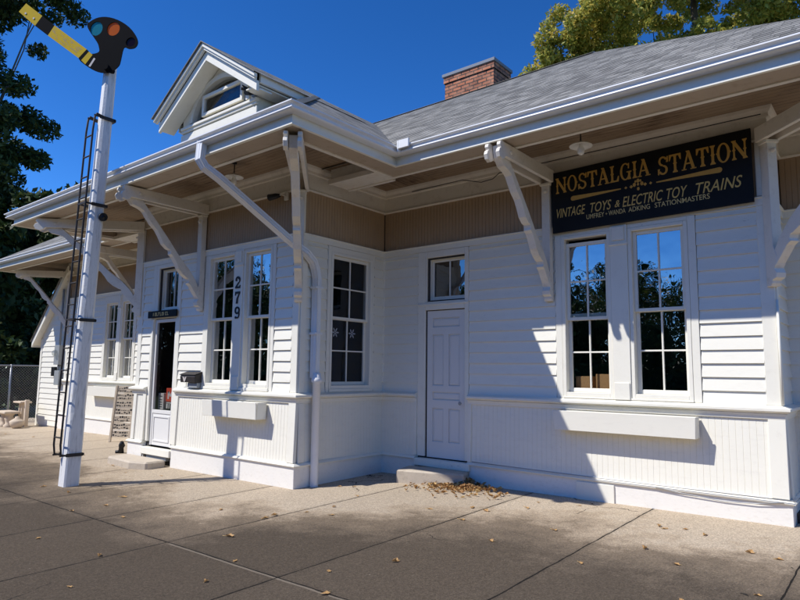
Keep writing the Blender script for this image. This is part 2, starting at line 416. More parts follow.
# --- walls behind the boards, with openings
def wall(fr, length, z0, z1, openings, th=.13, name='wall', mat='room', u_start=0.):
    us_ = sorted({u_start, length} | {o[0] for o in openings} | {o[1] for o in openings})
    zs_ = sorted({z0, z1} | {o[2] for o in openings} | {o[3] for o in openings})
    mb = MB()
    for i in range(len(us_)-1):
        for j in range(len(zs_)-1):
            uc, zc = (us_[i]+us_[i+1])/2, (zs_[j]+zs_[j+1])/2
            if any(o[0] < uc < o[1] and o[2] < zc < o[3] for o in openings): continue
            fr.box(mb, us_[i], us_[i+1], -th, 0, zs_[j], zs_[j+1])
    return mesh_obj(name, mb, mat, B)
def clap(fr, spans_fn, z0, z1, lap=.149, name='siding'):
    for (a, b) in spans_fn(2.):
        mb = MB(); z = z0
        while z < z1 - .01:
            zt = min(z + lap, z1)
            P = fr.p
            n0 = .030 + random.uniform(-.002, .002); n1 = .008
            jz = random.uniform(-.0025, .0025)
            mb.add([P(a,n0,z-.004),P(b,n0,z-.004+jz),P(b,n1,zt),P(a,n1,zt),P(a,.001,z-.004),P(b,.001,z-.004+jz)],
                   [(0,1,2,3),(4,5,1,0)])
            z += lap
        mesh_obj(name, mb, 'siding', B)
def cut(length, holes, u_start=0.):
    def fn(z):
        hs = sorted([(h[0], h[1]) for h in holes if h[2] < z < h[3]])
        out = []; c = u_start
        for a, b in hs:
            if a > c: out.append((c, a))
            c = max(c, b)
        if c < length: out.append((c, length))
        return out
    return fn
def bead(fr, u0, u1, z0, z1, nb, nt, w=.066, name='wainscot', mat='siding', gw=.005, gd=.0035):
    n = max(1, round((u1-u0)/w)); w = (u1-u0)/n; pr = []
    for i in range(n):
        a = u0 + i*w
        pr += [(a, -gd), (a+gw/2, 0), (a+w-gw/2, 0)]
    pr.append((u1, -gd))
    vs = []
    for (u, o) in pr: vs.append(fr.p(u, nb+o, z0)); vs.append(fr.p(u, nt+o, z1))
    mb = MB(); mb.add(vs, [(2*i, 2*i+2, 2*i+3, 2*i+1) for i in range(len(pr)-1)])
    return mesh_obj(name, mb, mat, B)
def boards(fr, lst, name, mat='trim', bevel=.004, parent=None):
    """lst of (u0,u1,n0,n1,z0,z1)"""
    for b in lst:
        mb = MB(); fr.box(mb, *b); mesh_obj(name, mb, mat, parent or B, bevel)

# openings (u0,u1,z0,z1)
WA = (3.10, 3.71, 1.24, 3.26); WB = (3.965, 4.61, 1.24, 3.26)
DR = (.865, 1.575, .24, 2.43); TR = (.915, 1.575, 2.58, 3.21)
B1 = (ub(-2.15), ub(-1.465), 1.26, 3.29); B2 = (ub(-1.22), ub(-.59), 1.26, 3.29)
DB = (ub(-3.75), ub(-3.06), .17, 2.37); TB = (ub(-3.66), ub(-3.03), 2.52, 3.24)
SW = (us(-1.20), us(-.335), 1.26, 3.23)
F1 = (uf(-9.38), uf(-8.75), 1.24, 3.16); F2 = (uf(-8.54), uf(-7.93), 1.24, 3.16)
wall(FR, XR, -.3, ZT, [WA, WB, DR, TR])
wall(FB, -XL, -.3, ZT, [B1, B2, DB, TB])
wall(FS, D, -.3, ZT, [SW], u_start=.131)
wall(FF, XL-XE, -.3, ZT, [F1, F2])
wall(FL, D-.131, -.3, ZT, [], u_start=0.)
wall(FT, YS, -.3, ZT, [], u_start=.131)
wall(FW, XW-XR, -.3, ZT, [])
mb = MB()
mb.box(XE, XE+.13, .135, 6, -.3, ZT); mb.box(XE, XW, 6, 6.13, -.3, ZT); mb.box(XW-.13, XW, YS+.135, 6, -.3, ZT)
mesh_obj('wall', mb, 'siding', B)
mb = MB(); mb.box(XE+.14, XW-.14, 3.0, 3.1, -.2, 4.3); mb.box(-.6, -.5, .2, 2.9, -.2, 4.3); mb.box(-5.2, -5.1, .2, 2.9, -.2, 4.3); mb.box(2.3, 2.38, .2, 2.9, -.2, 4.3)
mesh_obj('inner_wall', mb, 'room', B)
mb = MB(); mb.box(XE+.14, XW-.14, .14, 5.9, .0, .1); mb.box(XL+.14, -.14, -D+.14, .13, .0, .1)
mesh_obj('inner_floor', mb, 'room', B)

# siding spans
hR = [(.725, 1.645, 0, 9), (2.985, 4.72, 0, 9)]
clap(FR, cut(XR-.115, hR, .03), 1.19, 3.345)
hB = [(0, .115, 0, 9), (ub(-3.87), ub(-2.945), 0, 9), (ub(-2.27), ub(-.49), 0, 9)]
clap(FB, cut(-XL-.115, hB, .115), 1.19, 3.345)
clap(FS, cut(D-.03, [(us(-1.29), us(-.26), 0, 9)], .10), 1.19, 3.345)
clap(FF, cut(XL-XE-.02, [(uf(-9.5), uf(-7.82), 0, 9)], 0), 1.19, 3.345)
clap(FT, cut(YS, [], .10), 1.19, 3.345)
clap(FW, cut(XW-XR, [], .0), 1.19, 3.345)
# tan frieze boards
for fr, a, b in ((FR, .02, XR), (FB, 0, -XL), (FS, 0, D-.02), (FF, 0, XL-XE-.015), (FT, 0, YS-.02), (FW, .02, XW-XR)):
    bead(fr, a, b, ZB0, ZB1, .014, .014, .058, 'frieze_band', 'tan', .009, .006)
# wainscot below the water table, battered outwards
for fr, a, b in ((FR, .0, .725), (FR, 1.645, XR-.02), (FB, .0, ub(-3.87)), (FB, ub(-2.945), -XL), (FS, 0, D), (FF, 0, XL-XE), (FT, 0, YS), (FW, .0, XW-XR)):
    bead(fr, a, b, .24, 1.08, .052, .028)
# walls in plan, left to right, broken at the two doors
seg1 = [(XE, 5.9), (XE, 0), (XL, 0), (XL, -D), (-3.87, -D)]
seg2 = [(-2.945, -D), (0, -D), (0, 0), (.725, 0)]
seg3 = [(1.645, 0), (XR, 0), (XR, YS), (XW, YS), (XW, 6)]
full = [(XE, 6), (XE, 0), (XL, 0), (XL, -D), (0, -D), (0, 0), (XR, 0), (XR, YS), (XW, YS), (XW, 6)]
for sg in (seg1, seg2, seg3):
    mb = MB(); mb.sweep(sg, [(0,1.115),(.075,1.118),(.105,1.14),(.105,1.165),(.03,1.195),(0,1.195)])
    mb.sweep(sg, [(0,1.055),(.05,1.055),(.055,1.085),(.068,1.114),(0,1.114)])
    mesh_obj('water_table', mb, 'trim', B)
    mb = MB(); mb.sweep(sg, [(-.02,-.45),(.075,-.45),(.075,.215),(-.02,.215)])
    mesh_obj('skirting_board', mb, 'skirting', B, .004)
    mb = MB(); mb.sweep(sg, [(0,.216),(.10,.216),(.105,.228),(.07,.256),(.0,.262)])
    mesh_obj('skirting_ledge', mb, 'trim', B)
mb = MB(); mb.sweep(full, [(0,3.335),(.036,3.335),(.036,3.412),(.055,3.416),(.055,3.428),(0,3.438)])
mesh_obj('head_trim', mb, 'trim', B)
mb = MB(); mb.sweep(full, [(.0,4.085),(.03,4.085),(.03,4.30),(.05,4.31),(.055,4.345),(.085,4.385),(.095,4.418),(.0,4.418)])
mb.sweep(full, [(0,4.052),(.04,4.052),(.05,4.068),(.04,4.083),(0,4.083)])
mesh_obj('cornice', mb, 'cream', B)
# corner boards
boards(FR, [(XR-.115, XR+.02, .0, .03, 1.196, 3.334), (XR-.10, XR+.016, .02, .034, 3.44, 4.05), (0.004, .035, 0, .03, 1.196, 3.334)], 'corner_board')
boards(FT, [(.001, .098, 0, .037, 1.196, 3.334)], 'corner_board')
boards(FB, [(-.02, .11, 0, .03, 1.196, 3.334), (-.016, .05, .02, .034, 3.44, 4.05), (-XL-.11, -XL+.02, 0, .03, 1.196, 3.334), (-XL-.05, -XL+.03, .02, .034, 3.44, 4.05)], 'corner_board')
boards(FS, [(.001, .102, 0, .037, 1.196, 3.334), (.001, .05, .02, .03, 3.44, 4.05)], 'corner_board')
boards(FF, [(-.02, .11, 0, .03, 1.196, 3.334)], 'corner_board')
# stiles on the wainscot
def battered(fr, u0, u1, name='wainscot_stile'):
    mb = MB(); P = fr.p
    mb.prism([P(u0, .02, .262), P(u0, .074, .262), P(u0, .05, 1.054), P(u0, .0, 1.054)], tuple(fr.u*(u1-u0)))
    mesh_obj(name, mb, 'trim', B, .003)
battered(FR, XR-.11, XR+.05); battered(FB, -XL-.10, -XL+.05); battered(FB, 0, .1); battered(FB, ub(-3.97), ub(-3.87)); battered(FB, ub(-2.945), ub(-2.85)); battered(FR, 1.645, 1.70); battered(FR, .67, .725)
battered(FT, .0, .1); battered(FS, 0, .1)
boards(FB, [(ub(-3.82), ub(-3.80), .076, .08, .0, .1)], 'skirting_patch')
boards(FR, [(3.25, 3.72, .076, .095, -.1, .19)], 'skirting_patch', 'siding')

# --- windows
def ring(fr, mb, u0, u1, z0, z1, w, n0, n1, wt=None, wb=None):
    wt = w if wt is None else wt; wb = w if wb is None else wb
    fr.box(mb, u0, u0+w, n0, n1, z0, z1); fr.box(mb, u1-w, u1, n0, n1, z0, z1)
    fr.box(mb, u0+w, u1-w, n0, n1, z1-wt, z1); fr.box(mb, u0+w, u1-w, n0, n1, z0, z0+wb)
def sash(fr, win, u0, u1, z0, z1, n, cols=2, rows=2, glass='glass', wb=.05, wt=.045, w=.042, mun=.02):
    mb = MB(); ring(fr, mb, u0, u1, z0, z1, w, n-.035, n, wt, wb)
    for i in range(1, cols):
        c = u0+w+(u1-u0-2*w)*i/cols; fr.box(mb, c-mun/2, c+mun/2, n-.028, n-.004, z0+wb, z1-wt)
    for j in range(1, rows):
        c = z0+wb+(z1-z0-wb-wt)*j/rows; fr.box(mb, u0+w, u1-w, n-.0275, n-.0045, c-mun/2, c+mun/2)
    mesh_obj('sash', mb, 'trim', win, .003)
    mb = MB(); P = fr.p; a, b, c, d = u0+w-.005, u1-w+.005, z0+wb-.005, z1-wt+.005
    tl = random.uniform(-.003, .003)
    mb.add([P(a,n-.018+tl,c),P(b,n-.018,c),P(b,n-.018,d),P(a,n-.018+tl,d)], [(0,1,2,3)])
    mesh_obj('glass_pane', mb, glass, win)
def dh_window(fr, o, mid, drop=0., lift=0., label=None, glass='glass'):
    u0, u1, z0, z1 = o
    mb = MB(); ring(fr, mb, u0-.02, u1+.02, z0-.02, z1+.02, .045, -.12, .036, .04, .05)   # jambs and brick mould
    w = mesh_obj('window', mb, 'trim', B, .004, label)
    a, b = u0+.026, u1-.026
    sash(fr, w, a, b, z0+.032+lift, mid+.02+lift, -.055, glass=glass)
    sash(fr, w, a, b, mid-.02-drop, z1-.022-drop, -.015, wb=.04, glass=glass)
    return w
dh_window(FR, WA, 2.25, drop=.05, lift=-.0)
dh_window(FR, WB, 2.27)
dh_window(FB, B1, 2.29); dh_window(FB, B2, 2.29); dh_window(FS, SW, 2.28, glass='glass_dim')
dh_window(FF, F1, 2.23); dh_window(FF, F2, 2.23)
# casings round the window pairs (jambs of the pair, pilaster between, apron)
def pair_casing(fr, oL, oR, uL, uR, zt, name='window_casing', cap_z=3.08):
    a, b = oL[1]+.022, oR[0]-.022
    lst = [(uL, oL[0]-.022, 0, .032, 1.196, zt), (oR[1]+.022, uR, 0, .032, 1.196, zt),
           (a, b, 0, .05, 1.196, zt), (a-.012, b+.012, .05, .066, cap_z, cap_z+.028), (a+.03, b-.03, .05, .066, cap_z+.06, zt-.02),
           (a+.012, b-.012, .05, .064, 1.197, 1.40),
           (oL[0]-.022, oL[1]+.022, 0, .05, 1.196, oL[2]-.02), (oR[0]-.022, oR[1]+.022, 0, .05, 1.196, oR[2]-.02)]
    if zt - oL[3] > .03:
        lst += [(oL[0]-.022, oL[1]+.022, 0, .032, oL[3]+.02, zt), (oR[0]-.022, oR[1]+.022, 0, .032, oR[3]+.02, zt)]
    boards(fr, lst, name)
pair_casing(FR, WA, WB, 2.99, 4.715, 3.332)
pair_casing(FB, B1, B2, ub(-2.265), ub(-.495), 3.332)
pair_casing(FF, F1, F2, uf(-9.49), uf(-7.83), 3.332, cap_z=2.98)
boards(FS, [(us(-1.285), us(-1.222), 0, .032, 1.196, 3.332), (us(-.313), us(-.265), 0, .032, 1.196, 3.332), (us(-1.222), us(-.313), 0, .032, 3.25, 3.332), (us(-1.222), us(-.313), 0, .05, 1.196, 1.24)], 'window_casing')
# snowflake decals on the lower panes of the side window
for (u, z) in ((us(-1.02), 2.07), (us(-.66), 2.07)):
    mb = MB()
    for k in range(6):
        w = math.pi*k/3
        for rr, s_ in ((.02, .012), (.045, .017), (.066, .011)):
            cu, cz = u+rr*math.cos(w), z+rr*math.sin(w)
            q = [FS.p(cu+s_*math.cos(t), -.066, cz+s_*math.sin(t)) for t in (0, 1.57, 3.14, 4.71)]
            mb.prism(q, tuple(FS.n*.002))
    mesh_obj('snowflake_decal', mb, 'snow', B)

# transom windows
def transom(fr, o, rec, jl=.06):
    u0, u1, z0, z1 = o
    mb = MB(); ring(fr, mb, u0-.02, u1+.02, z0-.02, z1+.02, .03, -.125, rec, .03, .05)
    w = mesh_obj('transom_window', mb, 'trim', B, .003)
    sash(fr, w, u0+.01, u1-.01, z0+.03, z1-.01, rec-.04, 2, 1, glass='glass_transom', w=.03, wt=.03, wb=.03)
transom(FR, TR, -.03); transom(FB, TB, -.03)

# right hand (closed) panelled door
boards(FR, [(.728, DR[0]-.002, 0, .034, .262, 3.332), (DR[1]+.002, 1.642, 0, .034, .262, 3.332), (DR[0], DR[1], 0, .034, DR[3]+.002, TR[2]-.022),
            (DR[0], TR[0]-.022, 0, .032, TR[2]-.02, 3.332), (TR[0]-.02, DR[1], 0, .032, TR[3]+.022, 3.332), (.728, 1.642, .034, .05, 2.50, 2.53)], 'door_casing')
def panel_door(fr, u0, u1, z0, z1, n, panels):
    """stiles and rails with sunk panels: cells of a grid"""
    mb = MB(); ub_ = sorted({u0, u1} | {p[0] for p in panels} | {p[1] for p in panels}); zb_ = sorted({z0, z1} | {p[2] for p in panels} | {p[3] for p in panels})
    for i in range(len(ub_)-1):
        for j in range(len(zb_)-1):
            c, d = (ub_[i]+ub_[i+1])/2, (zb_[j]+zb_[j+1])/2
            if any(p[0] < c < p[1] and p[2] < d < p[3] for p in panels): continue
            fr.box(mb, ub_[i], ub_[i+1], n-.045, n, zb_[j], zb_[j+1])
    d_ = mesh_obj('door', mb, 'door', B)
    for p in panels:
        mb = MB(); fr.box(mb, p[0], p[1], n-.04, n-.022, p[2], p[3])
        a, b, c, d = p[0]+.03, p[1]-.03, p[2]+.03, p[3]-.03
        P = fr.p; q = [P(p[0]+.008,n-.022,p[2]+.008),P(p[1]-.008,n-.022,p[2]+.008),P(p[1]-.008,n-.022,p[3]-.008),P(p[0]+.008,n-.022,p[3]-.008)]
        r = [P(a,n-.007,c),P(b,n-.007,c),P(b,n-.007,d),P(a,n-.007,d)]
        mb.add(q+r, [(0,1,5,4),(1,2,6,5),(2,3,7,6),(3,0,4,7),(4,5,6,7)])
        mesh_obj('panel', mb, 'door', d_)
    return d_
u0, u1 = DR[0]+.012, DR[1]-.008; uc = (u0+u1)/2
rd = panel_door(FR, u0, u1, DR[2]+.012, DR[3]-.01, -.012,
   [(u0+.10, u1-.10, 2.17, 2.31), (u0+.10, uc-.045, 1.30, 2.06), (uc+.045, u1-.10, 1.30, 2.06), (u0+.10, u1-.10, 1.09, 1.21), (u0+.10, uc-.045, .48, .97), (uc+.045, u1-.10, .48, .97)])
mb = MB(); mb.lathe([(.0,.05),(.02,.05),(.027,.04),(.02,.02),(.01,.018),(.01,0)], FR.p(u1-.045, -.012, 1.06), 12, 'y')
mb.v = [(x, -.012-(y+.012), z) for x, y, z in mb.v]
mesh_obj('door_knob', mb, 'grey_metal', rd)
mb = MB(); FR.box(mb, .74, 1.70, -.1, .12, .13, .235)
mesh_obj('door_sill', mb, 'trim', B, .008)

# bay door: half glazed in a deep frame, plank sign over it
a, b = DB[0], DB[1]
boards(FB, [(ub(-3.866), a-.002, 0, .034, .262, 3.332), (b+.002, ub(-2.948), 0, .034, .262, 3.332), (a, b, 0, .034, DB[3]+.002, TB[2]-.022),
            (a, TB[0]-.022, 0, .033, TB[2]-.02, 3.332), (TB[1]+.022, b, 0, .033, TB[2]-.02, 3.332), (TB[0]-.02, TB[1]+.02, 0, .033, TB[3]+.022, 3.332),
            (a-.03, a-.003, .034, .055, .262, 2.36)], 'door_casing')
mb = MB(); ring(FB, mb, a+.006, b-.006, .20, 2.36, .05, -.035, .012, .055, .0); FB.box(mb, a+.057, b-.057, -.035, .012, .74, .80); FB.box(mb, a+.057, b-.057, -.03, .002, .20, .739)
dd = mesh_obj('door', mb, 'door', B, .003)
mb = MB(); ring(FB, mb, a+.09, b-.09, .27, .70, .025, .0, .013); mesh_obj('panel', mb, 'door', dd)
mb = MB(); P = FB.p; mb.add([P(a+.05,-.008,.795),P(b-.05,-.008,.795),P(b-.05,-.008,2.31),P(a+.05,-.008,2.31)], [(0,1,2,3)])
mesh_obj('glass_pane', mb, 'glass_door', dd)
mb = MB(); FB.box(mb, ub(-3.866), ub(-2.948), -.1, .105, .05, .168); mesh_obj('door_sill', mb, 'trim', B, .008)
mb = MB(); FB.box(mb, a+.03, b-.03, -.02, .07, -.02, .045); mesh_obj('sill_grating', mb, 'grey_metal', B, .004)

# --- eaves
OV = 1.43; BE = D + OV; EX = 1.41; EL = -6.6; ER = 6.86; EF = -13.25
E_ = [(EF, 7.4), (EF, -OV), (EL, -OV), (EL, -BE), (EX, -BE), (EX, -OV), (ER, -OV), (ER, 7.4)]
mb = MB(); mb.sweep(E_, [(-.03,4.2),(0,4.2),(0,4.36),(-.03,4.36)]); mesh_obj('fascia', mb, 'trim', B)
mb = MB(); mb.sweep(E_, [(.001,4.188),(.03,4.190),(.03,4.205),(.001,4.212)]); mesh_obj('fascia_moulding', mb, 'trim', B)
mb = MB(); mb.sweep(E_, [(.002,4.3180),(.085,4.3180),(.108,4.3238),(.119,4.3353),(.117,4.3468),(.106,4.3569),(.098,4.3670),(.099,4.3770),(.112,4.3857),(.130,4.3914),(.138,4.3958),(.138,4.4102),(.128,4.4102),(.126,4.4001),(.09,4.3871),(.08,4.3655),(.09,4.3367),(.02,4.3259),(.02,4.4015),(.002,4.4015)])
gutter = mesh_obj('gutter', mb, 'metal_white', B)
mb = MB(); mb.box(1.585, 1.75, -1.60, -1.575, 4.36, 4.47); mb.box(1.56, 1.584, -1.60, -1.50, 4.32, 4.47)
mesh_obj('gutter_end_plate', mb, 'metal_white', B, .003)
mb = MB(); mb.sweep(E_, [(-.031,4.205),(-.031,4.228),(-.30,4.228),(-.30,4.205)]); mesh_obj('eave_underside', mb, 'underside', B)
mb = MB(); mb.sweep(E_, [(-.301,4.19),(-.301,4.24),(-.36,4.24),(-.36,4.19)]); mesh_obj('eave_strip', mb, 'cream', B)
mb = MB(); mb.sweep(E_, [(-.31,4.241),(-.31,4.419),(-.34,4.419),(-.34,4.241)]); mesh_obj('eave_beam', mb, 'underside', B)
# cross beams of the soffit
def xbeam(x0, x1, y0, y1):
    for a in ((y0, y1, 4.196, 4.417), (y0-.06, y0-.001, 4.182, 4.25), (y1+.001, y1+.06, 4.182, 4.25)):
        mb = MB(); mb.box(x0, x1, *a); mesh_obj('soffit_beam', mb, 'cream', B)
xbeam(.16, EX-.361, -1.40, -1.06); xbeam(EL+.361, XL-.16, -1.40, -1.06)
# soffit boards
mb = MB()
def sheet(mb, x0, x1, y0, y1, z): mb.add([(x0,y0,z),(x0,y1,z),(x1,y1,z),(x1,y0,z)], [(0,1,2,3)])
sheet(mb, EL+.3, EX-.3, -BE+.3, -D, 4.42); sheet(mb, EX-.3, ER-.1, -OV+.3, 0, 4.42); sheet(mb, EF+.3, XL, -1.05, 0, 4.42); sheet(mb, XR, ER-.2, 0, YS, 4.42)
mesh_obj('soffit', mb, 'soffit_x', B)
for q in ((0, EX-.3, -D, 0), (EL+.3, XL, -D, -1.05), (EF+.2, XE, 0, 6)):
    mb = MB(); sheet(mb, *q, 4.42); mesh_obj('soffit', mb, 'soffit_y', B)

# --- roofs in stepped courses
SL = .655; SLB = .666
def roof_plane(mb, a, b, c, d, du=0., lip=.0055):
    """eave a->b, top d->c"""
    a, b, c, d = map(Vector, (a, b, c, d)); nrm = (b-a).cross(d-a).normalized()
    if nrm.z < 0: nrm = -nrm
    eu = (b-a).normalized(); L = abs((d-a).dot(nrm.cross(eu).normalized())); n = max(2, round(L/.14))
    for i in range(n):
        t0, t1 = i/n, (i+1)/n + (.15/n if i < n-1 else 0)
        p0, p1 = a.lerp(d, t0), b.lerp(c, t0); q0, q1 = a.lerp(d, min(t1, 1)), b.lerp(c, min(t1, 1))
        k = random.uniform(-.0015, .0015)
        lo = nrm*(lip+.001+k*.5*lip/.0055); hi = nrm*.001
        P0, P1, Q1, Q0, R0, R1 = p0+lo, p1+lo, q1+hi, q0+hi, p0, p1
        U = lambda p: ((p-a).dot(eu)+du, 0)
        v0, v1 = i*.14+.001, i*.14+.139
        uv = [[(U(P0)[0],v0),(U(P1)[0],v0),(U(Q1)[0],v1),(U(Q0)[0],v1)], [(U(R0)[0],v0),(U(R1)[0],v0),(U(P1)[0],v0),(U(P0)[0],v0)]]
        fs = [(0,1,2,3),(4,5,1,0)]
        if (P1-P0).cross(Q0-P0).dot(nrm) < 0: fs = [(3,2,1,0),(0,1,5,4)]; uv = [uv[0][::-1], [uv[1][3], uv[1][2], uv[1][1], uv[1][0]]]
        mb.add([P0,P1,Q1,Q0,R0,R1], fs, uv)
EG = OV+.095; ZE = 4.392
yr = 3.0; zr = ZE + SL*(yr+EG)
xe0, xe1 = EF-.095, ER+.095
rl, rr_ = xe0+(yr+EG), xe1-(yr+EG)
mb = MB()
roof_plane(mb, (xe0,-EG,ZE), (xe1,-EG,ZE), (rr_,yr,zr), (rl,yr,zr))
roof_plane(mb, (xe1,-EG,ZE), (xe1,2*yr+EG,ZE), (rr_,yr,zr), (rr_,yr,zr))
roof_plane(mb, (xe0,2*yr+EG,ZE), (xe0,-EG,ZE), (rl,yr,zr), (rl,yr,zr))
roof_plane(mb, (xe1,2*yr+EG,ZE), (xe0,2*yr+EG,ZE), (rl,yr,zr), (rr_,yr,zr))
roof = mesh_obj('roof', mb, 'shingle', B)
# ridge cap
mb = MB(); mb.prism([(rl,yr-.13,zr-.05),(rl,yr,zr+.025),(rl,yr+.13,zr-.05)], (rr_-rl,0,0)); mesh_obj('ridge_cap', mb, 'shingle', roof)
# bay roof: hipped, its ridge running back into the main slope
bx0, bx1, by = EL-.095, EX+.095, -BE-.095
xm = -2.43; hw = bx1-xm; zb = ZE+SLB*hw; pk = by+hw
yv = -EG + (zb-ZE)/SL        # where the bay ridge meets the main slope
mb = MB()
roof_plane(mb, (bx1,by,ZE), (bx1,-EG,ZE), (xm,yv,zb), (xm,pk,zb), lip=.0016)
roof_plane(mb, (bx0,-EG,ZE), (bx0,by,ZE), (xm,pk,zb), (xm,yv,zb))
roof_plane(mb, (bx0,by,ZE), (bx1,by,ZE), (xm,pk,zb), (xm,pk,zb))
broof = mesh_obj('roof', mb, 'shingle', B)
# hip cap strips
mb = MB()
for (p, q) in (((bx1,by,ZE),(xm,pk,zb)),):
    p = Vector(p); q = Vector(q); d = (q-p).normalized(); sd = d.cross(Vector((0,0,1))).normalized()
    for i in range(30):
        s0 = p+d*(i*.19+.1); s1 = s0+d*.215; up = Vector((0,0,.022))
        mb.add([s0+sd*.11-Vector((0,0,.018)), s0+up, s0-sd*.11-Vector((0,0,.018)), s1+sd*.11-Vector((0,0,.028)), s1+up*.6, s1-sd*.11-Vector((0,0,.028))], [(0,1,4,3),(1,2,5,4),(0,2,1)], [[(0,0)]*4,[(.3,0)]*4,[(0,0)]*3])
mesh_obj('hip_cap', mb, 'shingle', broof)
# roof edge boards under the shingles (closes the attic from below)
mb = MB(); sheet(mb, xe0+.1, xe1-.1, 0, 6, 4.424); mesh_obj('attic_floor', mb, 'room', B)

# --- chimney
mb = MB(); x0, x1, y0, y1, z0, z1 = -.95, .27, 3.05, 3.72, 6.6, 7.96
def boxuv(mb, x0, x1, y0, y1, z0, z1):
    vs = [(x0,y0,z0),(x1,y0,z0),(x1,y1,z0),(x0,y1,z0),(x0,y0,z1),(x1,y0,z1),(x1,y1,z1),(x0,y1,z1)]
    fs = [(0,1,5,4),(1,2,6,5),(2,3,7,6),(3,0,4,7),(4,5,6,7)]
    uv = []
    for f in fs:
        uv.append([((vs[i][0]+vs[i][1]) if f != (4,5,6,7) else vs[i][0], vs[i][2] if f != (4,5,6,7) else vs[i][1]) for i in f])
    mb.add(vs, fs, uv)
boxuv(mb, x0, x1, y0, y1, z0, z1-.20); boxuv(mb, x0-.022, x1+.022, y0-.022, y1+.022, z1-.20, z1-.06)
ch = mesh_obj('chimney', mb, 'brick', B)
mb = MB(); mb.box(x0-.05, x1+.05, y0-.05, y1+.05, z1-.06, z1+.01); mesh_obj('chimney_cap', mb, 'slate', ch, .006)

# --- dormer
xc = xm + .0; dyf = -2.0; dyw = -1.6; zap = zb + .016; hwd = 1.42
dmb = MB()
wz0 = 5.2
def zg(x): return zap-.16 - SLB*abs(x-xc)
# gable wall with an elliptical opening: strip fans above and beside the arch
ax, az, ac = .78, .60, 5.905
xs0, xs1 = -3.55, -1.38
arc = [(xc+ax*math.cos(t), ac+az*math.sin(t)) for t in [math.pi*i/24 for i in range(25)]]
P2 = lambda x, z: (x, dyw, z)
dmb.add([P2(xs0,wz0),P2(xs1,wz0),P2(xs1,ac),P2(xs0,ac)], [(0,1,2,3)])
def topz(x): return min(zg(x), 99)
for i in range(24):
    (xa, za), (xb, zb_) = arc[i], arc[i+1]
    dmb.add([P2(xa,za),P2(xa,topz(xa)),P2(xb,topz(xb)),P2(xb,zb_)], [(0,1,2,3)])
dmb.add([P2(arc[0][0],ac),P2(xs1,ac),P2(xs1,topz(xs1)),P2(arc[0][0],topz(arc[0][0]))], [(0,1,2,3)])
dmb.add([P2(arc[-1][0],ac),P2(arc[-1][0],topz(arc[-1][0])),P2(xs0,topz(xs0)),P2(xs0,ac)], [(0,1,2,3)])
# cheeks
for x in (xs0, xs1):
    dmb.add([(x,dyw,5.0),(x,1.6,5.0),(x,1.6,zg(x)),(x,dyw,zg(x))], [(0,1,2,3)])
dorm = mesh_obj('dormer', dmb, 'siding', B)
mb = MB(); mb.prism([(xs0+.1,dyw+.7,5.5),(xs1-.1,dyw+.7,5.5),(xs1-.1,dyw+.7,zg(xs1-.1)-.05),(xc,dyw+.7,zg(xc)-.05),(xs0+.1,dyw+.7,zg(xs0+.1)-.05)], (0,.05,0)); mb.box(xs0+.05, xs1-.05, dyw+.02, dyw+.7, 5.80, 5.84); mesh_obj('dormer_interior', mb, 'room', dorm)
# arch reveal + casing + hopper sash
mb = MB()
rv = []
for (x, z) in arc: rv += [(x, dyw-.035, z), (x, dyw+.12, z)]
mb.add(rv, [(2*i, 2*i+1, 2*i+3, 2*i+2) for i in range(24)])
ro = [(xc+(ax+.085)*math.cos(math.pi*i/24), ac+(az+.085)*math.sin(math.pi*i/24)) for i in range(25)]
cs = []
for (x, z), (X, Z) in zip(arc, ro): cs += [(x, dyw-.035, z), (X, dyw-.035, Z), (X, dyw-.002, Z)]
mb.add(cs, [(3*i, 3*i+3, 3*i+4, 3*i+1) for i in range(24)] + [(3*i+1, 3*i+4, 3*i+5, 3*i+2) for i in range(24)])
mesh_obj('arch_casing', mb, 'trim', dorm)
FD = F((0, dyw), (1, 0))
mb = MB(); ring(FD, mb, -2.93, -1.76, 5.945, 6.33, .06, -.03, .03); mesh_obj('dormer_sash', mb, 'trim', dorm, .004)
mb = MB(); mb.add([FD.p(-2.88,-.005,6.0),FD.p(-1.81,-.005,6.0),FD.p(-1.81,-.005,6.28),FD.p(-2.88,-.005,6.28)], [(0,1,2,3)]); mesh_obj('dormer_pane', mb, 'glass_door', dorm)
mb = MB(); fan = [(xc, dyw+.06, ac)] + [(x, dyw+.06, z) for x, z in arc]
mb.add(fan, [(0, i+1, i+2) for i in range(24)]); mesh_obj('dormer_pane', mb, 'glass_door', dorm)
mb = MB(); mb.prism([(-1.95,dyw+.35,5.9),(-1.75,dyw+.35,5.9),(-1.75,dyw+.35,6.35),(-2.0,dyw+.35,6.3)], (0,.01,0)); mb.prism([(-2.55,dyw+.3,5.9),(-2.2,dyw+.3,5.9),(-1.85,dyw+.3,6.4),(-2.1,dyw+.3,6.4)], (0,.01,0)); mesh_obj('dormer_curtain', mb, 'curtain', dorm)
mb = MB(); FD.box(mb, xs0+.03, xs1+.05, -.0, .075, 5.81, 5.86); FD.box(mb, xs0+.02, xs1+.03, 0, .05, 5.76, 5.809); FD.box(mb, xs0, xs1+.03, 0, .035, 5.3, 5.739)
mesh_obj('dormer_sill', mb, 'trim', dorm, .006)
mb = MB()
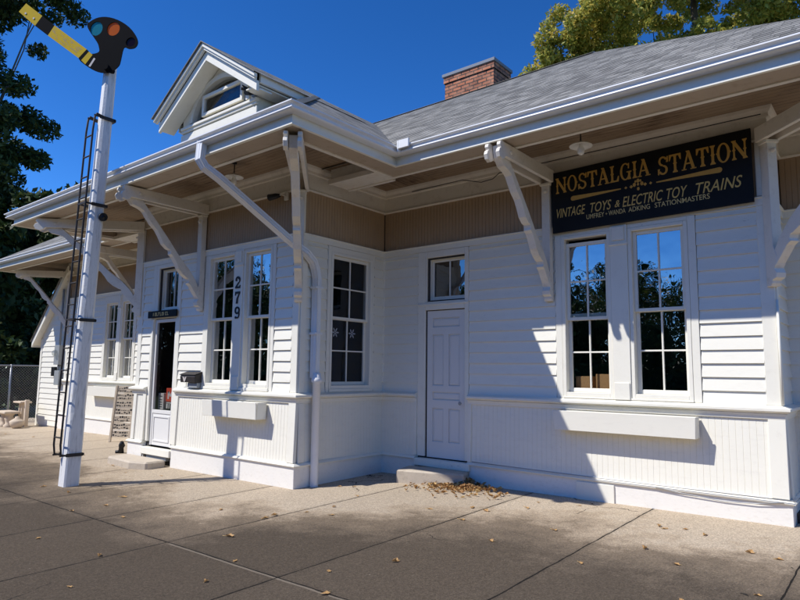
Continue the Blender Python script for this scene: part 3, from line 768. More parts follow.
for sx in (-1, 1):
    # soffit + barge boards along each rake
    e0 = (xc, zap); e1 = (xc+sx*hwd, zap-SLB*hwd)
    def strip(y0, y1, o0, o1, oe=0.):
        mb.prism([(xc, y0, zap-o0), (xc+sx*(hwd+oe), y0, zap-SLB*(hwd+oe)-o0), (xc+sx*(hwd+oe), y0, zap-SLB*(hwd+oe)-o1), (xc, y0, zap-o1)], (0, y1-y0, 0))
    strip(dyf, dyf+.06, .02, .085, .05); strip(dyf+.03, dyf+.08, .086, .13, .02); strip(dyf+.09, dyf+.14, .131, .30)
    strip(dyf+.15, dyw-.003, .235, .26)           # soffit
    # eave moulding running back along the dormer
    xk = xc+sx*(hwd-.02); zk = zap-SLB*hwd
    ya = dyf+.145 if sx > 0 else dyw+.1
    yb = (zk-.05-ZE)/SLB + by
    mb.box(min(xk,xk+sx*.05), max(xk,xk+sx*.05), ya, yb+.3, zk-.16, zk-.01)
    mb.box(min(xk-sx*.01, xc+sx*1.08), max(xk-sx*.01, xc+sx*1.08), ya+.001, yb+.6, zk-.19, zk-.165)
mesh_obj('barge_board', mb, 'trim', dorm, .004)
mb = MB()
roof_plane(mb, (xc+hwd+.08,dyf-.03,zap-SLB*(hwd+.08)), (xc+hwd+.08,pk,zap-SLB*(hwd+.08)), (xc,pk,zap), (xc,dyf-.03,zap), lip=.0016)
roof_plane(mb, (xc-hwd-.08,pk,zap-SLB*(hwd+.08)), (xc-hwd-.08,dyf-.03,zap-SLB*(hwd+.08)), (xc,dyf-.03,zap), (xc,pk,zap))
mb.add([(xc,dyf-.03,zap+.008),(xc+hwd+.08,dyf-.03,zap-SLB*(hwd+.08)+.008),(xc+hwd+.08,dyf-.03,zap-SLB*(hwd+.08)-.012),(xc,dyf-.03,zap-.012)], [(0,3,2,1)])
mb.add([(xc,dyf-.03,zap+.008),(xc-hwd-.08,dyf-.03,zap-SLB*(hwd+.08)+.008),(xc-hwd-.08,dyf-.03,zap-SLB*(hwd+.08)-.012),(xc,dyf-.03,zap-.012)], [(0,1,2,3)])
mesh_obj('dormer_roof', mb, 'shingle', dorm)

# --- brackets (built once pointing to -Y from the wall, then copied)
def bracket_parts():
    post = MB(); post.prism([(-.055,0,2.44),(-.055,-.05,2.44),(-.055,-.07,2.47),(-.055,-.07,2.50),(-.055,-.12,2.52),(-.055,-.13,2.57),(-.055,-.10,2.62),(-.055,-.13,2.66),(-.055,-.14,2.74),(-.055,-.12,2.80),(-.055,-.10,2.86),(-.055,-.10,4.02),(-.055,0,4.02)], (.11,0,0))
    beam = MB()
    for x in (-.105, .056):
        beam.prism([(x,-.0,4.02),(x,-1.42,4.02),(x,-1.445,3.985),(x,-1.50,3.96),(x,-1.56,3.985),(x,-1.585,4.04),(x,-1.565,4.085),(x,-1.535,4.10),(x,-1.56,4.13),(x,-1.55,4.17),(x,-1.50,4.183),(x,0,4.183)], (.049,0,0))
    br = MB()
    pts = [(1.47,4.16),(1.44,4.02),(1.36,3.93),(1.24,3.90),(1.16,3.86),(1.10,3.78),(1.02,3.69),(.93,3.62),(.865,3.53),(.80,3.42),(.72,3.36),(.665,3.345),(.655,3.31),(.66,3.28),(.61,3.245),(.55,3.16),(.50,3.07),(.42,2.99),(.34,2.94),(.305,2.93),(.29,2.89),(.31,2.86),(.26,2.83),(.20,2.75),(.13,2.665),(.10,2.63),
           (.10,2.79),(.17,2.92),(.30,3.085),(.48,3.245),(.68,3.475),(.90,3.71),(1.10,3.915),(1.335,4.16)]
    br.prism([(-.05,-s,z) for s, z in pts], (.10,0,0))
    bolt = MB(); bolt.lathe([(0,-.112),(.018,-.112),(.026,-.106),(.026,-.105)], (0,-1.28,4.10), 10, 'x')
    bolt.lathe([(.026,.105),(.026,.106),(.018,.112),(0,.112)], (0,-1.28,4.10), 10, 'x')
    bolt.lathe([(0,-.135),(.02,-.135),(.024,-.11),(.024,-.10)], (0,0,3.9), 10, 'y')
    cl = MB(); cl.box(-.075, .075, -.115, -.0, 3.985, 4.018)
    return post, beam, br, bolt, cl
post, beam, br, bolt, cl = bracket_parts()
b0 = mesh_obj('eave_bracket', post, 'cream', B, .004)
b0c = [mesh_obj('beam', beam, 'cream', b0, .004), mesh_obj('brace', br, 'cream', b0, .004), mesh_obj('bolt', bolt, 'cream', b0), mesh_obj('bracket_block', cl, 'cream', b0, .004)]
def put_bracket(x, y, rot, first=[True], sc=.93):
    if first[0]: o = b0; first[0] = False
    else:
        o = b0.copy(); C.objects.link(o)
        for ch_ in b0c:
            q = ch_.copy(); C.objects.link(q); q.parent = o
    o.location = (x, y, 0); o.rotation_euler = (0, 0, rot); o.scale = (1, sc, 1)
put_bracket(2.915, -.036, 0)
put_bracket(XR-.01, -.01, R(45), sc=1.22)
put_bracket(-.01, -D-.01, R(45), sc=1.22)
put_bracket(-2.33, -D-.036, 0)
put_bracket(XL+.01, -D-.01, R(-45), sc=1.22)
put_bracket(XE+.03, -.01, R(-45))
put_bracket(-7.2, -.036, 0)

# --- downspout
dsp = [(-.22,-3.30,4.36),(-.22,-3.32,4.12),(-.20,-3.26,4.03),(-.14,-3.08,3.92),(.06,-1.99,3.235),(.125,-1.80,3.12),(.11,-1.66,3.02),(.095,-1.60,2.93),(.095,-1.565,2.80),(.095,-1.56,1.40)]
def rect_tube(mb, path, a, b, ribs=3):
    P = [Vector(p) for p in path]; n = len(P); pr = []
    # ribbed rectangle outline
    for (x0, y0, x1, y1) in ((-a,-b,a,-b),(a,-b,a,b),(a,b,-a,b),(-a,b,-a,-b)):
        for k in range(6):
            t = k/6; rib = .006 if k in (1, 2, 4, 5) else 0
            x, y = x0+(x1-x0)*t, y0+(y1-y0)*t; l = math.hypot(x1-x0, y1-y0); pr.append((x-(y1-y0)/l*rib*-1*-1, y+(x1-x0)/l*rib))
    m = len(pr); vs = []
    for i, p in enumerate(P):
        t = ((P[min(i+1,n-1)]-P[i]).normalized()+(P[i]-P[max(i-1,0)]).normalized()).normalized()
        s_ = Vector((1,.12,0)); s_ = (s_-t*s_.dot(t)).normalized(); w = t.cross(s_)
        for (x, y) in pr: vs.append(p+s_*x+w*y)
    mb.add(vs, [(i*m+k, i*m+(k+1)%m, (i+1)*m+(k+1)%m, (i+1)*m+k) for i in range(n-1) for k in range(m)])
mb = MB(); rect_tube(mb, dsp, .052, .04)
ds = mesh_obj('downspout', mb, 'metal_white', B)
mb = MB(); z0 = gz(0,-1.55)
mb.lathe([(.056,z0-.02),(.056,1.33),(.075,1.34),(.08,1.37),(.07,1.40),(.06,1.41),(.058,1.46),(.045,1.47),(0,1.47)], (.13,-1.55,0), 18)
mesh_obj('drain_pipe', mb, 'metal_white', ds)
mb = MB()
for z in (2.65, 2.0): mb.box(.03, .155, -1.63, -1.49, z, z+.03)
mesh_obj('pipe_strap', mb, 'metal_white', ds)
# short conduit beside the right corner
mb = MB(); mb.tube([(XR+.035,-.045,2.30),(XR+.035,-.045,1.2)], .014, 8); mesh_obj('conduit', mb, 'trim', B)
mb = MB(); mb.tube([(.6,-.05,4.33),(1.6,-.12,4.315),(1.9,-.09,4.23),(2.1,-.1,4.24),(2.2,-.09,4.31),(3.4,-.14,4.30),(5.0,-.14,4.305),(5.45,-.16,4.30)], .006, 5); mesh_obj('eave_wire', mb, 'black', B)
# thin cables along the skirting
mb = MB()
mb.tube([(1.75,-.115,.275),(2.6,-.118,.268),(3.5,-.118,.262),(4.5,-.118,.26),(5.55,-.12,.262),(5.57,.2,.262)], .006, 5)
mb.tube([(4.2,-.11,.235),(4.5,-.1,.20),(4.9,-.09,.17),(5.2,-.1,.19),(5.45,-.11,.235)], .005, 5)
mesh_obj('cable', mb, 'galv', B)

# --- lean-to at the far left end
LX0, LX1 = -13.3, XE
def zrk(x): return 4.02 + (x-LX1)*.98      # underside of the sloping roof
mb = MB(); z = -.12; lap = .149
LF = F((0,0), (1,0))
while z < 4.0:
    zt = z+lap; xl = max(LX0, LX1 + (z-4.02)/.98)
    xl2 = max(LX0, LX1 + (zt-4.02)/.98)
    if xl < LX1-.02:
        P = LF.p
        mb.add([P(xl,.026,z-.004),P(LX1-.03,.026,z-.004),P(LX1-.03,.008,zt),P(xl2,.008,zt),P(xl,0,z-.004),P(LX1-.03,0,z-.004)], [(0,1,2,3),(4,5,1,0)])
    z += lap
leanto = mesh_obj('lean_to', mb, 'siding', B)
mb = MB(); mb.prism([(LX0,.001,-.4),(LX1,.001,-.4),(LX1,.001,4.0),(LX0,.001,zrk(LX0))], (0,5,0)); mesh_obj('lean_to_wall', mb, 'siding', leanto)
mb = MB(); mb.box(LX0-.015, LX0+.10, -.034, 0, -.2, zrk(LX0)-.02); mesh_obj('lean_to_corner_board', mb, 'trim', leanto, .003)
ex = LX0-.22
mb = MB(); mb.prism([(ex,-.16,zrk(ex)),(LX1+.15,-.16,zrk(LX1+.15)),(LX1+.15,-.16,zrk(LX1+.15)+.03),(ex,-.16,zrk(ex)+.03)], (0,5.6,0))
mb.prism([(ex,-.20,zrk(ex)-.03),(LX1+.15,-.20,zrk(LX1+.15)-.03),(LX1+.15,-.20,zrk(LX1+.15)+.16),(ex,-.20,zrk(ex)+.16)], (0,.04,0))
mb.box(ex-.03, ex, -.20, 5.2, zrk(ex)-.05, zrk(ex)+.16)
mesh_obj('rake_board', mb, 'trim', leanto, .003)
mb = MB(); k = .17; roof_plane(mb, (ex-.06,5.2,zrk(ex-.06)+k), (ex-.06,-.24,zrk(ex-.06)+k), (LX1+.0,-.24,zrk(LX1)+k), (LX1+.0,5.2,zrk(LX1)+k)); mesh_obj('lean_to_roof', mb, 'shingle', leanto)
# ------------------------------------------------------------------ things on the building
# flower boxes
def flower_box(x0, x1, yw, depth, label):
    t = thing('flower_box', label, 'flower box', ((x0+x1)/2, yw, .80), 'white wooden flower boxes under the windows')
    mb = MB(); y0 = yw-depth; z0, z1 = .81, 1.045; th = .02
    mb.prism([(x0,y0,z1),(x1,y0,z1),(x1-.012,y0+.015,z0),(x0+.012,y0+.015,z0)], (0,th,0)); mesh_obj('front_board', mb, 'siding', t, .003)
    for x in (x0+.012, x1-.012-th):
        mb = MB(); mb.box(x, x+th, y0+th+.016, yw-.0, z0, z1-.002); mesh_obj('end_board', mb, 'siding', t, .003)
    mb = MB(); mb.box(x0+.035, x1-.035, y0+.04, yw, z0, z0+.02); mesh_obj('bottom_board', mb, 'siding', t)
    mb = MB(); mb.box(x0+.035, x1-.035, yw-.02, yw, z0+.021, z1-.002); mesh_obj('back_board', mb, 'siding', t)
flower_box(3.03, 4.69, -.055, .20, 'long white flower box under the window pair beneath the black shop sign')
flower_box(-1.86, -.55, -D-.055, .20, 'white flower box under the pair of bay windows with the house number')
flower_box(-9.75, -7.75, -.055, .20, 'white flower box on the recessed wall behind the weathered menu board')

# shop sign
def letters_ss(text):
    """slab-serif letters with spurs, as polygons in a unit-high box; returns (polys, advance) list"""
    def vs(x, w=.15, s=.075):
        a, b = x-w/2, x+w/2
        return [(a-s,0),(b+s,0),(b+s,.05),(b+.02,.11),(b,.16),(b,.44),(b+.045,.5),(b,.56),(b,.84),(b+.02,.89),(b+s,.95),(b+s,1),(a-s,1),(a-s,.95),(a-.02,.89),(a,.84),(a,.56),(a-.045,.5),(a,.44),(a,.16),(a-.02,.11),(a-s,.05)]
    def bar(p, q, w):
        p = Vector(p); q = Vector(q); d = (q-p).normalized(); n = Vector((-d.y, d.x))*w/2
        return [tuple(p+n), tuple(p-n), tuple(q-n), tuple(q+n)]
    def arcp(cx, cy, rx, ry, t0, t1, wx, wy, n=14):
        o = []; i_ = []
        for k in range(n+1):
            t = R(t0+(t1-t0)*k/n); o.append((cx+rx*math.cos(t), cy+ry*math.sin(t))); i_.append((cx+(rx-wx)*math.cos(t), cy+(ry-wy)*math.sin(t)))
        return [[o[k], o[k+1], i_[k+1], i_[k]] for k in range(n)]
    def dia(x, y, s): return [(x-s,y),(x,y-s),(x+s,y),(x,y+s)]
    G = {}
    G['N'] = ([vs(.14,.10), vs(.72,.10), bar((.12,.97),(.74,.03),.17)], .86)
    G['O'] = (arcp(.40,.5,.36,.52,0,360,.15,.08,28)+[dia(.04,.5,.06), dia(.76,.5,.06)], .80)
    G['S'] = (arcp(.34,.74,.27,.27,20,270,.13,.10,14)+arcp(.34,.26,.29,.27,90,-160,.14,.10,14)+[[(.53,.66),(.66,.66),(.66,.98),(.58,.98)], [(.02,.02),(.10,.02),(.15,.34),(.02,.34)]], .68)
    G['T'] = ([vs(.36,.15), [(.02,.90),(.70,.90),(.70,1),(.02,1)], [(.0,.66),(.06,.66),(.16,.90),(.0,1.)], [(.72,.66),(.66,.66),(.56,.90),(.72,1.)]], .72)
    G['A'] = ([bar((.40,.98),(.13,.06),.10), bar((.40,.98),(.67,.06),.17), [(.2,.30),(.6,.30),(.6,.38),(.2,.38)], [(-.01,0),(.27,0),(.27,.06),(-.01,.06)], [(.50,0),(.84,0),(.84,.06),(.50,.06)], [(.30,.93),(.50,.93),(.46,1.03),(.26,1.03)]], .82)
    G['L'] = ([vs(.18,.15), [(.1,0),(.62,0),(.62,.09),(.1,.09)], [(.62,0),(.66,.34),(.58,.34),(.48,.08)]], .66)
    G['G'] = (arcp(.40,.5,.36,.52,50,330,.15,.08,24)+[vs(.66,.13,.05)[:5]+[(.74,.42),(.82,.44),(.82,.5),(.48,.5),(.48,.44),(.59,.42),(.59,.16),(.55,.06)], [(.58,.66),(.66,.66),(.68,.98),(.60,.98)]], .82)
    G['I'] = ([vs(.18,.15)], .34)
    out = []; x = 0
    for ch in text:
        if ch == ' ': x += .3; continue
        ps, adv = G[ch]
        for p in ps: out.append([(x+a, b) for a, b in p])
        x += adv+.03
    return out, x-.03
def text_mesh(s, shear=0., bold=0.):
    """flat outlines of a line of the built-in lettering: list of triangles in a box 0..w, 0..h"""
    cu = bpy.data.curves.new('t', 'FONT'); cu.body = s; cu.size = 1.; cu.shear = shear; cu.offset = bold; cu.resolution_u = 4
    o = bpy.data.objects.new('t', cu); C.objects.link(o)
    dg = bpy.context.evaluated_depsgraph_get(); me = bpy.data.meshes.new_from_object(o.evaluated_get(dg))
    V_ = [v.co.copy() for v in me.vertices]; F_ = [tuple(p.vertices) for p in me.polygons]
    bpy.data.objects.remove(o); bpy.data.curves.remove(cu); bpy.data.meshes.remove(me)
    xs = [v.x for v in V_]; ys = [v.y for v in V_]
    return [(v.x-min(xs), v.y-min(ys)) for v in V_], F_, max(xs)-min(xs), max(ys)-min(ys)
SC = [Vector(q) for q in ((2.997,-.10,3.325),(5.335,-.10,3.369),(5.335,-.10,4.195),(2.983,-.10,4.138))]   # BL BR TR TL
SW_, SH_ = 2.345, .82
def sp(u, v, n=0.):
    a, b = u/SW_, v/SH_
    p = SC[0].lerp(SC[1], a).lerp(SC[3].lerp(SC[2], a), b)
    return (p.x, p.y-n, p.z)
sg = thing('shop_sign', 'wide black shop sign with gold western lettering hung above the window pair', 'sign', tuple(SC[0]))
mb = MB(); mb.prism([sp(0,0), sp(SW_,0), sp(SW_,SH_), sp(0,SH_)], (0, .03, 0)); mesh_obj('sign_board', mb, 'signboard', sg, .004)
mb = MB()
for u in (.25, 2.1):
    q = sp(u, .1); mb.box(q[0]-.02, q[0]+.02, -.069, -.03, q[2], q[2]+.62)
mesh_obj('sign_batten', mb, 'oldwood', sg)
def put_poly(mb, polys, uv0, sx, sy, k0=0):
    for k, p in enumerate(polys):
        n = .002 + (k % 7)*.0004
        mb.add([sp(uv0[0]+a*sx, uv0[1]+b*sy, n) for a, b in p], [tuple(range(len(p)))])
for word, u0, u1, v0, v1 in (('NOSTALGIA', .065, 1.275, .525, .735), ('STATION', 1.36, 2.31, .495, .715)):
    ps, w = letters_ss(word); mb = MB()
    sx = (u1-u0)/w
    for k, p in enumerate(ps):
        n = .002+(k % 7)*.0004
        mb.add([sp(u0+a*sx, v0+(b)*(v1-v0), n) for a, b in p], [tuple(range(len(p)))])
    mesh_obj('sign_lettering', mb, 'gold', sg)
mb = MB()
def taper(u0, u1, v, w0, w1):
    pts = [(u0, v-w0/2)] + [(u1, v-w1/2), (u1, v+w1/2)] + [(u0, v+w0/2)]
    mb.add([sp(a, b, .002) for a, b in pts], [(0,1,2,3)])
    c, w = (u0, w0) if w0 > w1 else (u1, w1); s = -1 if w0 > w1 else 1
    pts = [(c+s*w/2*math.sin(t), v+w/2*math.cos(t)) for t in [math.pi*i/8 for i in range(9)]]
    mb.add([sp(a, b, .0021) for a, b in pts], [tuple(range(9))])
taper(.30, .92, .425, .062, .014); taper(1.34, 2.02, .42, .014, .062)
for (u, r_) in ((.98,.018),(1.045,.022),(1.21,.022),(1.275,.018)):
    mb.add([sp(u+r_*math.cos(t), .425+r_*math.sin(t), .002) for t in (0,1.57,3.14,4.71)], [(0,1,2,3)])
for k, (a, b, s) in enumerate(((0,.055,.026),(0,-.045,.022),(-.045,.012,.026),(.045,.012,.026),(-.03,.05,.016),(.03,.05,.016),(0,.01,.018))):
    mb.add([sp(1.128+a+s*math.cos(t)*.75, .43+b+s*math.sin(t), .002+k*.0004) for t in (0,.8,1.57,2.4,3.14,3.9,4.71,5.5)], [tuple(range(8))])
mesh_obj('sign_ornament', mb, 'gold', sg)
def put_text(s, u0, u1, v0, v1, mat, shear, bold):
    V_, F_, w, h = text_mesh(s, shear, bold); mb = MB()
    mb.add([sp(u0+x*(u1-u0)/w, v0+y*(v1-v0)/h + 0, .002) for x, y in V_], F_)
    mesh_obj('sign_lettering', mb, mat, sg)
for s, a, b in (('VINTAGE', .07, .46), ('TOYS', .525, .795), ('&', .835, .90), ('ELECTRIC', .93, 1.41), ('TOY', 1.45, 1.68), ('TRAINS', 1.77, 2.245)):
    put_text(s, a, b, .195-.005*a if s != '&' else .205, (.318 if s != '&' else .29), 'gold_mid', .3, .005)
for s, a, b in (('UMFREY', .47, .70), ('+', .715, .74), ('WANDA', .755, .965), ('ADKING', 1.0, 1.255), ('STATIONMASTERS', 1.31, 1.91)):
    put_text(s, a, b, .115 if s != '+' else .13, .175 if s != '+' else .16, 'gold_pale', 0., .004)

# house number
hn = thing('house_number', 'black house number 279 running down the board between the bay windows', 'house number', (-1.34, -D-.052, 2.4))
def digit(ch, x, z, h, w):
    def arcs(cx, cy, rx, ry, t0, t1, w0, w1, n=14):
        o = []; i_ = []
        for k in range(n+1):
            f = k/n; t = R(t0+(t1-t0)*f); ww = w0+(w1-w0)*math.sin(math.pi*f)
            o.append((cx+rx*math.cos(t), cy+ry*math.sin(t))); i_.append((cx+(rx-ww)*math.cos(t), cy+(ry-ww)*math.sin(t)))
        return [[o[k], o[k+1], i_[k+1], i_[k]] for k in range(n)]
    if ch == '2': ps = arcs(.33,.70,.30,.30,175,-45,.05,.20)+[[(.42,.52),(.56,.52),(.22,.16),(.06,.14)], [(.04,.0),(.62,.0),(.66,.25),(.58,.25),(.52,.15),(.04,.17)], arcs(.13,.70,.1,.1,0,360,.1,.1,10)[0]]+arcs(.14,.70,.10,.10,0,360,.095,.095,12)
    elif ch == '7': ps = [[(.04,.82),(.64,.82),(.64,1.),(.04,1.)], [(.04,.68),(.10,.68),(.16,.84),(.04,.9)], [(.50,.84),(.64,.9),(.42,.42),(.40,.0),(.18,.0),(.24,.42)]]
    else: ps = arcs(.34,.68,.31,.32,0,360,.15,.15,24)+[[(.50,.66),(.65,.68),(.62,.40),(.46,.44)]]+arcs(.36,.34,.27,.33,15,-110,.13,.10,12)+arcs(.17,.10,.10,.10,0,360,.095,.095,12)
    mb = MB()
    for k, p in enumerate(ps):
        n = .009+(k % 5)*.0004
        pts = [(x+a*w, -D-.052-n, z+b*h) for a, b in p]
        mb.prism(pts, (0, .008, 0))
    mesh_obj('digit', mb, 'black', hn)
digit('2', -1.415, 2.735, .185, .20); digit('7', -1.412, 2.50, .185, .20); digit('9', -1.405, 2.27-.0, .185, .20)
hn['label'] = 'black house number 279 running down the board between the bay windows'

# little sign over the bay door
ps_ = thing('door_sign', 'narrow black sign with worn gold letters above the half glazed bay door', 'sign', (-3.44, -D-.05, 2.40))
mb = MB(); mb.box(-3.90, -2.985, -D-.085, -D-.058, 2.385, 2.505); mesh_obj('sign_board', mb, 'signboard', ps_, .004)
mb = MB(); random.seed(3)
for k in range(9):
    x = -3.72+k*.057
    mb.box(x, x+.012, -D-.0875, -D-.0855, 2.415, 2.475)
    if k % 2: mb.box(x+.012, x+.038, -D-.0875, -D-.0855, 2.46, 2.475)
    if k % 3: mb.box(x+.012, x+.036, -D-.0875, -D-.0855, 2.415, 2.428)
    if k % 4 == 1: mb.box(x+.034, x+.044, -D-.0874, -D-.0856, 2.43, 2.46)
mesh_obj('sign_lettering', mb, 'gold_pale', ps_)

# mailbox
mx = thing('mailbox', 'small black metal letterbox with pale emblem between the bay door and windows', 'mailbox', (-2.42, -D-.03, 1.22))
mb = MB(); x0, x1 = -2.64, -2.22; yb = -D-.03
mb.prism([(x0,yb,1.29),(x0,yb-.12,1.29),(x0,yb-.13,1.38),(x0,yb-.12,1.405),(x0,yb,1.45)], (x1-x0,0,0)); mesh_obj('mailbox_body', mb, 'iron', mx, .004)
mb = MB(); mb.box(x0-.01, x1+.01, yb-.135, yb-.0, 1.452, 1.462)
mb.v = [(x, y, z-(.045 if y < yb-.1 else 0)) for x, y, z in mb.v]; mesh_obj('lid', mb, 'iron', mx)
mb = MB(); mb.box(x0+.14, x1-.01, yb-.08, yb-.015, 1.205, 1.285); mesh_obj('newspaper_holder', mb, 'grey_metal', mx, .004)
mb = MB()
for px in (x0+.06, x0+.12): mb.tube([(px,yb-.05,1.285),(px,yb-.05,1.215),(px,yb-.09,1.205)], .005, 6)
mesh_obj('hook', mb, 'grey_metal', mx)
mb = MB(); cx_, cz_ = x0+.13, 1.335
for p in ([(-.055,.045),(-.01,.035),(.015,-.035),(-.012,-.035)], [(.055,.045),(.012,.036),(-.012,-.036),(.014,-.036)]):
    mb.prism([(cx_+a, yb-.13, cz_+b) for a, b in p], (0,-.003+.001*(p[0][0]>0),0))
mesh_obj('emblem', mb, 'offwhite', mx)

# pendant lamps
def pendant(x, y, zd, label):
    t = thing('pendant_lamp', label, 'lamp', (x, y, 4.42), 'enamel pendant lamps under the eaves')
    mb = MB(); mb.tube([(x,y,4.42),(x,y,zd+.03)], .008, 8); mb.lathe([(0,4.419),(.035,4.419),(.03,4.40),(.008,4.395)], (x,y,0), 14); mesh_obj('stem', mb, 'black', t)
    mb = MB(); mb.lathe([(.018,zd+.05),(.03,zd+.035),(.05,zd+.025),(.10,zd+.012),(.132,zd-.008),(.130,zd-.014),(.10,zd+.004),(.05,zd+.012),(.02,zd+.014)], (x,y,0), 28); mesh_obj('lamp_shade', mb, 'lamp_enamel', t)
    mb = MB(); mb.lathe([(.02,zd+.013),(.022,zd-.01),(.038,zd-.04),(.044,zd-.07),(.036,zd-.10),(.016,zd-.115),(0,zd-.118)], (x,y,0), 16); mesh_obj('bulb', mb, 'lamp_enamel', t)
pendant(3.72, -.85, 4.14, 'white enamel dish lamp hanging just in front of the black shop sign')
pendant(-.72, -2.45, 4.215, 'white enamel dish lamp hanging under the bay eave by the slanting downspout')

# flood lamp and dormer lamp
fl = thing('flood_lamp', 'small black flood lamp on an arm above the bay windows', 'lamp', (-.30, -D-.03, 4.0))
mb = MB(); mb.box(-.33, -.25, -D-.06, -D-.031, 3.94, 4.05); mb.tube([(-.29,-D-.05,4.0),(-.32,-D-.12,4.01),(-.36,-D-.14,4.0)], .012, 8); mesh_obj('lamp_arm', mb, 'cream', fl)
mb = MB(); mb.tube([(-.34,-D-.13,4.0),(-.40,-D-.15,3.995),(-.52,-D-.18,3.985)], .04, 12, radii=[.025,.04,.05]); mesh_obj('lamp_head', mb, 'black', fl)
dl = thing('security_lamp', 'small black twin security lamp on the side of the dormer gable', 'lamp', (-1.42, dyw-.03, 5.92))
mb = MB(); mb.box(-1.47, -1.39, dyw-.05, dyw-.002, 5.90, 5.99); mesh_obj('lamp_mount', mb, 'grey_metal', dl)
for a, b, c in ((-.06,-.10,.06),(.03,-.12,-.05)):
    mb = MB(); mb.tube([(-1.43,dyw-.05,5.95),(-1.43+a*.6,dyw-.05+b*.6,5.95+c*.6),(-1.43+a*1.8,dyw-.05+b*1.5,5.95+c*1.3)], .03, 10, radii=[.018,.035,.045]); mesh_obj('lamp_head', mb, 'black', dl)

# electric meters on the lean-to wall
mt = thing('electric_meter', 'grey electricity meter box with round glass meter on the lean-to wall', 'meter', (-11.9, -.03, 1.5))
mb = MB(); mb.box(-12.03, -11.72, -.16, -.028, 1.58, 2.12); mesh_obj('meter_box', mb, 'grey_metal', mt, .006)
mb = MB(); mb.lathe([(.09,0),(.09,-.07),(.06,-.10),(0,-.11)], (-11.875,-.16,1.90), 16, 'y'); mesh_obj('meter_dial', mb, 'glass_door', mt)
mb = MB(); mb.tube([(-11.88,-.08,2.12),(-11.88,-.08,3.7)], .03, 8); mb.tube([(-11.88,-.08,1.58),(-11.88,-.08,1.42)], .03, 8); mesh_obj('conduit', mb, 'grey_metal', mt)
mb = MB(); mb.box(-12.0, -11.7, -.13, -.028, 1.02, 1.42); single('breaker_box', mb, 'grey_metal', 'grey breaker box low on the lean-to wall right below the meter', 'electric box', (-11.85,-.03,1.02), bevel=.006)
mb = MB(); mb.box(-12.30, -12.06, -.10, -.028, 1.26, 1.52); single('switch_box', mb, 'black', 'dark square switch box on the lean-to wall left of the meter', 'electric box', (-12.18,-.03,1.26), bevel=.006)

# cartons and toys behind the glass
mb = MB(); mb.box(3.17, 3.36, .14, .34, 1.18, 1.47); single('cardboard_box', mb, 'cardboard', 'brown cardboard box behind the left pane of the raised lower sash under the sign', 'box', (3.27,.24,1.18), bevel=.004)
mb = MB(); mb.box(3.43, 3.74, .16, .40, 1.18, 1.50); single('cardboard_box', mb, 'cardboard', 'wider brown cardboard box behind the right pane of the window left under the sign', 'box', (3.58,.28,1.18), bevel=.004)
mb = MB(); mb.box(3.1, 3.8, .135, .45, 1.10, 1.179); single('display_shelf', mb, 'room', 'dark shelf inside the window under the shop sign carrying the cardboard boxes', 'shelf', (3.45,.3,1.10))
yd = -D+.10
mb = MB(); mb.box(-3.47, -3.15, yd, yd+.2, .94, 1.17); rb = single('red_carton', mb, 'red', 'red box with pale letter M on top of the display in the bay door glass', 'box', (-3.31,yd+.1,.94), bevel=.003)
mb = MB()
for p in ([(0,0),(.04,0),(.04,.13),(0,.13)], [(.13,0),(.17,0),(.17,.13),(.13,.13)], [(.0,.13),(.05,.13),(.10,.05),(.07,.04)], [(.12,.13),(.17,.13),(.10,.04),(.07,.05)]):
    k = p[0][0]; mb.prism([(-3.42+a, yd-.0015-k*.004, .985+b) for a, b in p], (0,.001,0))
mesh_obj('letter', mb, 'offwhite', rb)
mb = MB(); mb.box(-3.47, -3.13, yd, yd+.2, .80, .939); tb = single('toy_display', mb, 'black', 'dark display box under the red carton in the bay door', 'box', (-3.30,yd+.1,.80), bevel=.003)
mb = MB()
for x, w in ((-3.45,.05),(-3.37,.03),(-3.30,.02),(-3.24,.04)): mb.box(x, x+w, yd-.003, yd-.001, .825, .905)
mb.box(-3.45, -3.16, yd-.0031, yd-.0011, .912, .93)
mesh_obj('display_print', mb, 'offwhite', tb)
mb = MB(); mb.box(-3.70, -3.53, yd-.01, yd+.15, .80, 1.08); wb_ = single('white_carton', mb, 'offwhite', 'tall pale carton with dark print at the left in the bay door glass', 'box', (-3.61,yd+.07,.80), bevel=.003)
mb = MB()
for z in (.84, .88, .92, .96, 1.02): mb.box(-3.67, -3.57, yd-.013, yd-.0105, z, z+.012)
mesh_obj('carton_print', mb, 'ink', wb_)
mb = MB(); mb.box(-3.74, -3.08, yd-.03, yd+.3, .1, .797); single('display_cabinet', mb, 'room', 'low dark cabinet just inside the bay door holding the cartons', 'cabinet', (-3.41,yd+.13,.1))
# curtains in the far windows
for x0, x1 in ((-9.34, -8.79), (-8.50, -7.97)):
    mb = MB(); n = 28; vs = []
    for i in range(n+1):
        x = x0+(x1-x0)*i/n; y = .16+.018*math.sin(i*1.9)
        vs += [(x, y, 1.2), (x, y*1.0, 2.22)]
    mb.add(vs, [(2*i, 2*i+2, 2*i+3, 2*i+1) for i in range(n)])
    single('curtain', mb, 'curtain', 'pale half curtain in the %s recessed window behind the signal pole' % ('left' if x0 < -9 else 'right'), 'curtain', ((x0+x1)/2, .16, 1.2), 'half curtains of the recessed windows')

